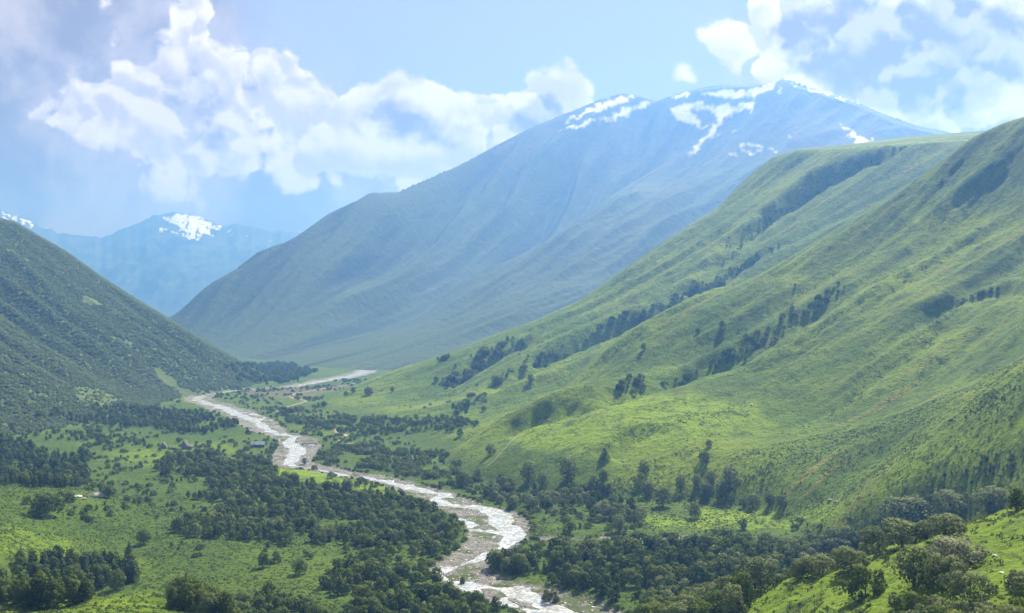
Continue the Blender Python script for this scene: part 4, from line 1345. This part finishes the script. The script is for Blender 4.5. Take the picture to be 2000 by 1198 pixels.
for i in np.nonzero(ok)[0]:
    if rel[i] < -0.38 and RNG.random() < 0.75:
        hill_trees.append((('upright', 'round', 'round')[RNG.integers(3)], x[i], y[i], z[i], RNG.uniform(3.5, 8.5)))
    else:
        hill_trees.append((('hillscrub', 'hillscrub', 'hillscrub', 'willow')[RNG.integers(4)], x[i], y[i], z[i], RNG.uniform(1.4, 4.2)))
print('single', len(big_i), 'rest', len(rest), 'hill', len(hill_trees))


def scatter(name, items, protos, label, cat):
    """one object, its plants placed on points by geometry nodes"""
    keys = list(protos)
    me = bpy.data.meshes.new(name)
    n = len(items)
    me.vertices.add(n)
    me.vertices.foreach_set('co', np.array([(i[1], i[2], i[3]) for i in items], np.float32).ravel())
    idx = np.zeros(n, np.int32); rot = np.zeros((n, 3), np.float32); scl = np.zeros((n, 3), np.float32)
    pc = bpy.data.collections.new(name + '_kinds')
    off = {}; k = 0
    for key in keys:
        off[key] = (k, len(protos[key]))
        for m in protos[key]:
            po = bpy.data.objects.new('%s_%03d' % (name, k), m)
            pc.objects.link(po); k += 1
    for j, it in enumerate(items):
        s, c = off[it[0]]
        idx[j] = s + random.randrange(c)
        rot[j] = (random.uniform(-0.06, 0.06), random.uniform(-0.06, 0.06), random.uniform(0, 6.28))
        w = it[4] * random.uniform(0.9, 1.3)
        scl[j] = (w, w, it[4])
    at1 = me.attributes.new('idx', 'INT', 'POINT'); at1.data.foreach_set('value', idx)
    at2 = me.attributes.new('rot', 'FLOAT_VECTOR', 'POINT'); at2.data.foreach_set('vector', rot.ravel())
    at3 = me.attributes.new('scl', 'FLOAT_VECTOR', 'POINT'); at3.data.foreach_set('vector', scl.ravel())
    o = new_obj(name, me)
    g = bpy.data.node_groups.new(name + '_scatter', 'GeometryNodeTree')
    g.interface.new_socket('Geometry', in_out='INPUT', socket_type='NodeSocketGeometry')
    g.interface.new_socket('Geometry', in_out='OUTPUT', socket_type='NodeSocketGeometry')
    gi = g.nodes.new('NodeGroupInput'); go = g.nodes.new('NodeGroupOutput')
    iop = g.nodes.new('GeometryNodeInstanceOnPoints'); ci = g.nodes.new('GeometryNodeCollectionInfo')
    ci.inputs['Collection'].default_value = pc
    ci.inputs['Separate Children'].default_value = True
    ci.inputs['Reset Children'].default_value = True
    def nattr(nm, dt):
        nd = g.nodes.new('GeometryNodeInputNamedAttribute'); nd.data_type = dt; nd.inputs['Name'].default_value = nm
        return nd.outputs['Attribute']
    L = g.links.new
    L(gi.outputs[0], iop.inputs['Points']); L(ci.outputs[0], iop.inputs['Instance'])
    iop.inputs['Pick Instance'].default_value = True
    L(nattr('idx', 'INT'), iop.inputs['Instance Index']); L(nattr('rot', 'FLOAT_VECTOR'), iop.inputs['Rotation']); L(nattr('scl', 'FLOAT_VECTOR'), iop.inputs['Scale'])
    L(iop.outputs[0], go.inputs[0])
    md_ = o.modifiers.new('scatter', 'NODES'); md_.node_group = g
    tag(o, label, cat, None, 'stuff')
    return o


lvl = lambda k, l: [c[0] for c in CROWNS[k, l]]
scatter('woodland', rest, {k: lvl(k, 'mid') for k in ('upright', 'cone', 'round', 'willow', 'shrub', 'greyshrub')}, 'countless smaller trees and scrub filling the valley woods and gullies', 'woodland')
scatter('forest', hill_trees, {k: lvl(k, 'lo') for k in ('upright', 'round', 'willow', 'hillscrub')}, 'forest of small trees covering the steep left hillside', 'forest')


# tall herbs and flowering umbels in the nearer meadows
def tuft(seed, n, mtl):
    rng = np.random.default_rng(seed)
    c = rng.normal(scale=(0.33, 0.33, 0.0), size=(n, 3)); c[:, 2] = rng.uniform(0.1, 0.55, n) * np.exp(-(c[:, 0] ** 2 + c[:, 1] ** 2) * 2)
    nr = c * (1, 1, 0) + (0, 0, 0.5) + rng.normal(scale=0.35, size=(n, 3)); nr /= np.linalg.norm(nr, axis=1, keepdims=True)
    v, q = quad_cloud(c, nr, rng.uniform(0.1, 0.2, n), rng)
    me = np_mesh('tuft', v, q, False); me.materials.append(M[mtl])
    return me


n = 90000
y = np.sqrt(RNG.uniform(150 ** 2, 900 ** 2, n)); x = RNG.uniform(-0.54, 0.54, n) * y
z = ground(x, y)
cl = fbm(x / 35, y / 35, 3)
ok = (bed_at(x, y) < 0.15) & visible(x, y, z + 1.5) & (cl > RNG.uniform(-0.9, 0.7, n))
herbs = []
for i in np.nonzero(ok)[0]:
    fl = perlin(x[i] / 22 + 5, y[i] / 22) > 0.25 and RNG.random() < 0.16
    herbs.append(('bloom' if fl else 'herb', x[i], y[i], z[i] - 0.05, RNG.uniform(0.4, 0.8) if fl else RNG.uniform(0.6, 1.7)))
print('herbs', len(herbs))
scatter('tall_herbs', herbs, {'herb': [tuft(1, 16, 'herb'), tuft(2, 16, 'herb'), tuft(3, 16, 'herb')], 'bloom': [tuft(4, 14, 'bloom'), tuft(5, 14, 'bloom')]}, 'tall herbs and white umbels growing through the near meadows', 'herbs')

# tussocks, bracken and low brush on the grass hills, in streaks that run down the slope
n = 260000
y = np.sqrt(RNG.uniform(620 ** 2, 2300 ** 2, n)); x = RNG.uniform(-0.2, 0.53, n) * y
z = ground(x, y)
jj = np.clip(np.searchsorted(D, y), 0, len(D) - 1); ii = np.clip(np.round((x / y - U[0]) / (U[1] - U[0])).astype(int), 0, len(U) - 1)
s1 = -0.44 * x + 0.90 * y; t1 = 0.90 * x + 0.44 * y
st_ = fbm(s1 / 30 + 4, t1 / 170, 3) + 0.6 * fbm(x / 15, y / 15, 2) - 0.02 * hill_detail(x, y, 0)
ok = np.isin(OWN[jj, ii], (2, 3)) & (z > ZF + 6) & visible(x, y, z + 1.5) & (st_ > RNG.uniform(0.0, 0.9, n))
brush = [('bracken' if (st_[i] > 0.55 and RNG.random() < 0.75) else 'tuft', x[i], y[i], z[i] - 0.05, RNG.uniform(0.7, 1.9)) for i in np.nonzero(ok)[0]]
print('brush', len(brush))
scatter('hill_brush', brush, {'tuft': [tuft(11, 12, 'herb'), tuft(12, 12, 'herb')], 'bracken': [tuft(13, 14, 'bracken'), tuft(14, 14, 'bracken')]}, 'tussocks and low bracken streaking the grassy right hand slopes', 'brush')

# stones and cobbles on the river bed
def stone_mesh(seed):
    rng = np.random.default_rng(seed)
    bm = bmesh.new()
    bmesh.ops.create_icosphere(bm, subdivisions=1, radius=1.0)
    for vtx in bm.verts:
        vtx.co *= rng.uniform(0.7, 1.15)
        vtx.co.z *= 0.6
    me = bpy.data.meshes.new('stone')
    bm.to_mesh(me); bm.free()
    me.materials.append(M['pale_rock' if seed % 3 == 0 else 'stone'])
    return me


n = 120000
y = np.sqrt(RNG.uniform(540 ** 2, 1250 ** 2, n)); x = RNG.uniform(-0.3, 0.14, n) * y
bd = bed_at(x, y)
z = ground(x, y)
ok = (bd > 0.6) & (z > WATER_Z - 0.35) & (fbm(x / 14, y / 14, 2) > RNG.uniform(-0.5, 0.9, n))
cob = [('stone', x[i], y[i], z[i] + 0.05, 0.25 + 0.75 * RNG.random() ** 3) for i in np.nonzero(ok)[0]]
print('stones', len(cob))
scatter('river_stones', cob, {'stone': [stone_mesh(k) for k in range(5)]}, 'grey cobbles and boulders strewn over the gravel river bed', 'stones')

# ------------------------------------------------------------------ huts, bridge, tracks, rocks
def poly_mesh(name, verts, faces, mtl, parent):
    me = bpy.data.meshes.new(name)
    me.from_pydata(verts, [], faces)
    me.update()
    me.materials.append(M[mtl])
    return new_obj(name, me, parent)


def box(name, x0, x1, y0, y1, z0, z1, mtl, parent):
    v = [(x, y, z) for z in (z0, z1) for x, y in ((x0, y0), (x1, y0), (x1, y1), (x0, y1))]
    return poly_mesh(name, v, [(3, 2, 1, 0), (4, 5, 6, 7), (0, 1, 5, 4), (1, 2, 6, 5), (2, 3, 7, 6), (3, 0, 4, 7)], mtl, parent)


def hut(name, px, py, rz, w, dp, eave, ridge, wall_m, roof_m, label, cat, gable_front=True, lean=None):
    """gabled hut: walls with gables, two roof slabs, door, window; ridge along local y when the gable faces the front"""
    x, y, z = at(px, py)
    e = bpy.data.objects.new(name, None)
    col.objects.link(e); e.location = (x, y, z); e.rotation_euler = (0, 0, math.radians(rz + (0 if gable_front else 90)))
    if not gable_front:
        w, dp = dp, w
    a, b = w / 2, dp / 2
    v = [(-a, -b, -1.5), (a, -b, -1.5), (a, b, -1.5), (-a, b, -1.5), (-a, -b, eave), (a, -b, eave), (a, b, eave), (-a, b, eave), (0, -b, ridge), (0, b, ridge)]
    poly_mesh('wall', v, [(0, 1, 5, 8, 4), (1, 2, 6, 5), (2, 3, 7, 9, 6), (3, 0, 4, 7), (4, 8, 9, 7), (5, 6, 9, 8)], wall_m, e)
    o_ = 0.45; t = 0.22
    sl = (ridge - eave) / a
    for s_ in (-1, 1):
        xs = s_ * (a + o_); ze = eave - sl * o_
        v = [(0, -b - o_, ridge + 0.03), (xs, -b - o_, ze + 0.03), (xs, b + o_, ze + 0.03), (0, b + o_, ridge + 0.03)]
        v += [(p[0], p[1], p[2] + t) for p in v]
        poly_mesh('roof', v, [(0, 1, 2, 3), (7, 6, 5, 4), (0, 4, 5, 1), (1, 5, 6, 2), (2, 6, 7, 3), (3, 7, 4, 0)], roof_m, e)
    if gable_front:
        box('door', -0.55, 0.55, -b - 0.06, -b + 0.1, 0, 2.0, 'oldwood', e)
        box('window', 0.9, min(a - 0.3, 1.7), -b - 0.05, -b + 0.1, 1.2, 1.9, 'dark', e)
    else:
        box('door', -a - 0.06, -a + 0.1, -0.5, 0.5, 0, 2.0, 'oldwood', e)
        for yy in (-b * 0.6, b * 0.5):
            box('window', -a - 0.05, -a + 0.1, yy, yy + 1.0, 1.1, 2.0, 'dark', e)
    if lean:
        lw, lh = lean
        v = [(a, -b + 0.4, -1.5), (a + lw, -b + 0.4, -1.5), (a + lw, b - 0.3, -1.5), (a, b - 0.3, -1.5), (a, -b + 0.4, lh + 1.2), (a + lw, -b + 0.4, lh), (a + lw, b - 0.3, lh), (a, b - 0.3, lh + 1.2)]
        poly_mesh('lean_to', v, [(0, 1, 5, 4), (1, 2, 6, 5), (2, 3, 7, 6), (4, 5, 6, 7)], wall_m, e)
        v = [(a, -b + 0.1, lh + 1.25), (a + lw + 0.4, -b + 0.1, lh - 0.1), (a + lw + 0.4, b, lh - 0.1), (a, b, lh + 1.25)]
        v += [(p[0], p[1], p[2] + 0.2) for p in v]
        poly_mesh('lean_to_roof', v, [(0, 3, 2, 1), (4, 5, 6, 7), (0, 1, 5, 4), (1, 2, 6, 5), (2, 3, 7, 6), (3, 0, 4, 7)], roof_m, e)
    tag(e, label, cat)
    return e


hut('stone_hut', 319, 876, 12, 8.0, 9.0, 2.6, 7.0, 'stone', 'slate', 'small pointed stone hut, left of the taller one on the meadow', 'hut')
hut('stone_hut', 362, 877, -8, 6.2, 7.0, 5.0, 9.6, 'stone', 'slate', 'tall dark stone hut with a lean-to on the left bank meadow', 'hut', True, (6.2, 3.0))
hut('shed', 337, 878, 20, 4.6, 4.2, 1.4, 2.8, 'stone', 'slate', 'tiny ruined shed between the two stone huts', 'shed')
hut('farmhouse', 504, 873, 6, 15.5, 8.5, 3.0, 6.2, 'oldwood', 'tin', 'long low house with a blue grey tin roof by the river', 'house', False)
hut('wooden_hut', 487, 846, -15, 6.5, 6.0, 2.6, 5.2, 'oldwood', 'slate', 'small dark hut at the river edge beyond the tin roofed house', 'hut')


def bridge():
    x, y, z = at(605, 870)
    e = bpy.data.objects.new('footbridge', None)
    col.objects.link(e); e.location = (x, y, ZF - 0.1); e.rotation_euler = (0, 0, math.radians(4))
    for yy in (-0.9, 0.9):
        box('beam', -9, 9, yy - 0.2, yy + 0.2, 0.4, 0.95, 'oldwood', e)
        box('rail', -9, 9, yy - 0.05, yy + 0.05, 2.0, 2.12, 'oldwood', e)
        for k in range(7):
            box('post', -8.8 + k * 2.9, -8.65 + k * 2.9, yy - 0.07, yy + 0.07, 1.1, 2.0, 'oldwood', e)
    box('deck', -9.2, 9.2, -1.3, 1.3, 0.96, 1.1, 'oldwood', e)
    for xx in (-9.0, 7.8):
        box('abutment', xx, xx + 1.2, -1.6, 1.6, -2.5, 0.39, 'stone', e)
    tag(e, 'low dark footbridge across the river near the tin roofed house', 'bridge')


bridge()


def ribbon(name, pts, half, lift, label):
    P3 = [at(a, b) for a, b in pts]
    c = []
    for i in range(len(P3) - 1):
        n_ = max(2, int(math.dist(P3[i][:2], P3[i + 1][:2]) / 2.5))
        for k in range(n_):
            f = k / n_
            c.append((P3[i][0] * (1 - f) + P3[i + 1][0] * f, P3[i][1] * (1 - f) + P3[i + 1][1] * f))
    c.append(P3[-1][:2])
    c = np.array(c)
    for _ in range(6):
        c[1:-1] = (c[:-2] + 2 * c[1:-1] + c[2:]) / 4
    tng = np.gradient(c, axis=0); tng /= np.linalg.norm(tng, axis=1, keepdims=True) + 1e-9
    nr = np.stack([-tng[:, 1], tng[:, 0]], 1)
    cols = []
    for k in (-1, -0.33, 0.33, 1):
        q = c + nr * half * k * (1 + 0.2 * np.sin(np.arange(len(c)) * 0.9 + k))[:, None]
        cols.append(np.column_stack([q, ground(q[:, 0], q[:, 1]) + lift]))
    v = np.stack(cols, 1).reshape(-1, 3)
    o = new_obj(name, np_mesh(name, v, grid_quads(len(c), 4)))
    o.data.materials.append(M['track'])
    tag(o, label, None, None, 'structure')


ribbon('dirt_track', [(700, 748), (655, 756), (610, 764), (578, 769), (566, 774), (572, 779), (600, 784), (575, 791), (548, 799), (541, 806), (560, 811)], 2.2, 0.3, 'pale dirt track winding over the far valley meadow')
ribbon('dirt_track', [(652, 838), (658, 846), (678, 850), (668, 857), (658, 864), (668, 868), (692, 866)], 2.0, 0.3, 'pale dirt track on the right bank beside the scrub')
ribbon('footpath', [(1075, 818), (1040, 832), (1012, 850), (990, 872), (965, 900), (948, 915)], 0.6, 0.2, 'narrow worn path slanting down the left flank of the terrace')


def boulder(px, py, size, mtl, label, flat=0.6):
    x, y, z = at(px, py)
    bm = bmesh.new()
    bmesh.ops.create_icosphere(bm, subdivisions=3, radius=1.0)
    sd = random.uniform(0, 50)
    for vtx in bm.verts:
        n_ = 1 + 0.22 * float(perlin(np.array([vtx.co.x * 1.3 + sd]), np.array([vtx.co.y * 1.3 + vtx.co.z]))[0]) + 0.1 * float(perlin(np.array([vtx.co.x * 3.3 + sd]), np.array([vtx.co.z * 3.1 - vtx.co.y * 2]))[0])
        vtx.co *= n_
        vtx.co.z = max(vtx.co.z, -0.5) * flat
    me = bpy.data.meshes.new('boulder')
    bm.to_mesh(me); bm.free()
    me.materials.append(M[mtl])
    o = new_obj('boulder', me)
    o.location = (x, y, z + 0.1 * size); o.scale = (size * 1.3, size, size); o.rotation_euler = (0, 0, random.uniform(0, 6))
    tag(o, label, 'boulder')


boulder(188, 970, 4.2, 'stone', 'large grey boulder touching the round bush on the left meadow')
boulder(152, 971, 2.6, 'pale_rock', 'whitish rock right of the bushes on the left slope', 0.5)
boulder(163, 975, 2.0, 'stone', 'small grey rock just below the whitish rock on the left slope', 0.5)
boulder(1942, 1086, 0.6, 'pale_rock', 'white rock on the near grassy spur, right of the pale scrub')
boulder(1957, 1119, 0.6, 'pale_rock', 'flat white rock low on the right of the near spur', 0.4)
boulder(1622, 978, 2.0, 'stone', 'grey rock at the tip of the sunlit rim on the right')
boulder(1634, 981, 1.4, 'stone', 'smaller grey rock beside the rock at the tip of the sunlit rim')
boulder(1218, 902, 1.8, 'stone', 'grey rock on the slope right of the single pointed tree')
boulder(1467, 791, 1.4, 'pale_rock', 'tiny white rock high on the near slope')
boulder(548, 870, 1.6, 'stone', 'grey rock on the gravel right of the tin roofed house')

# ------------------------------------------------------------------ haze
hz = 1520.0
vb = np.array([(a, b, c) for c in (-520.0, hz) for a, b in ((-11600, -4200), (11600, -4200), (11600, 15300), (-11600, 15300))], float)
qb = np.array([(0, 3, 2, 1), (4, 5, 6, 7), (0, 1, 5, 4), (1, 2, 6, 5), (2, 3, 7, 6), (3, 0, 4, 7)])
hme = np_mesh('haze', vb, qb, False)
hm = bpy.data.materials.new('haze'); hm.use_nodes = True
hn = NT(hm.node_tree); hn.n.clear()
ho = hn.node('ShaderNodeOutputMaterial'); pv = hn.node('ShaderNodeVolumePrincipled')
pv.inputs['Color'].default_value = (0.135, 0.365, 1.0, 1)
pv.inputs['Density'].default_value = 0.000155
pv.inputs['Absorption Color'].default_value = (0.25, 0.25, 0.25, 1)
pv.inputs['Anisotropy'].default_value = 0.35
hn.l.new(pv.outputs[0], ho.inputs['Volume'])
hme.materials.append(hm)
tag(new_obj('haze', hme), 'thin blue summer haze filling the valley air', 'haze', None, 'stuff')
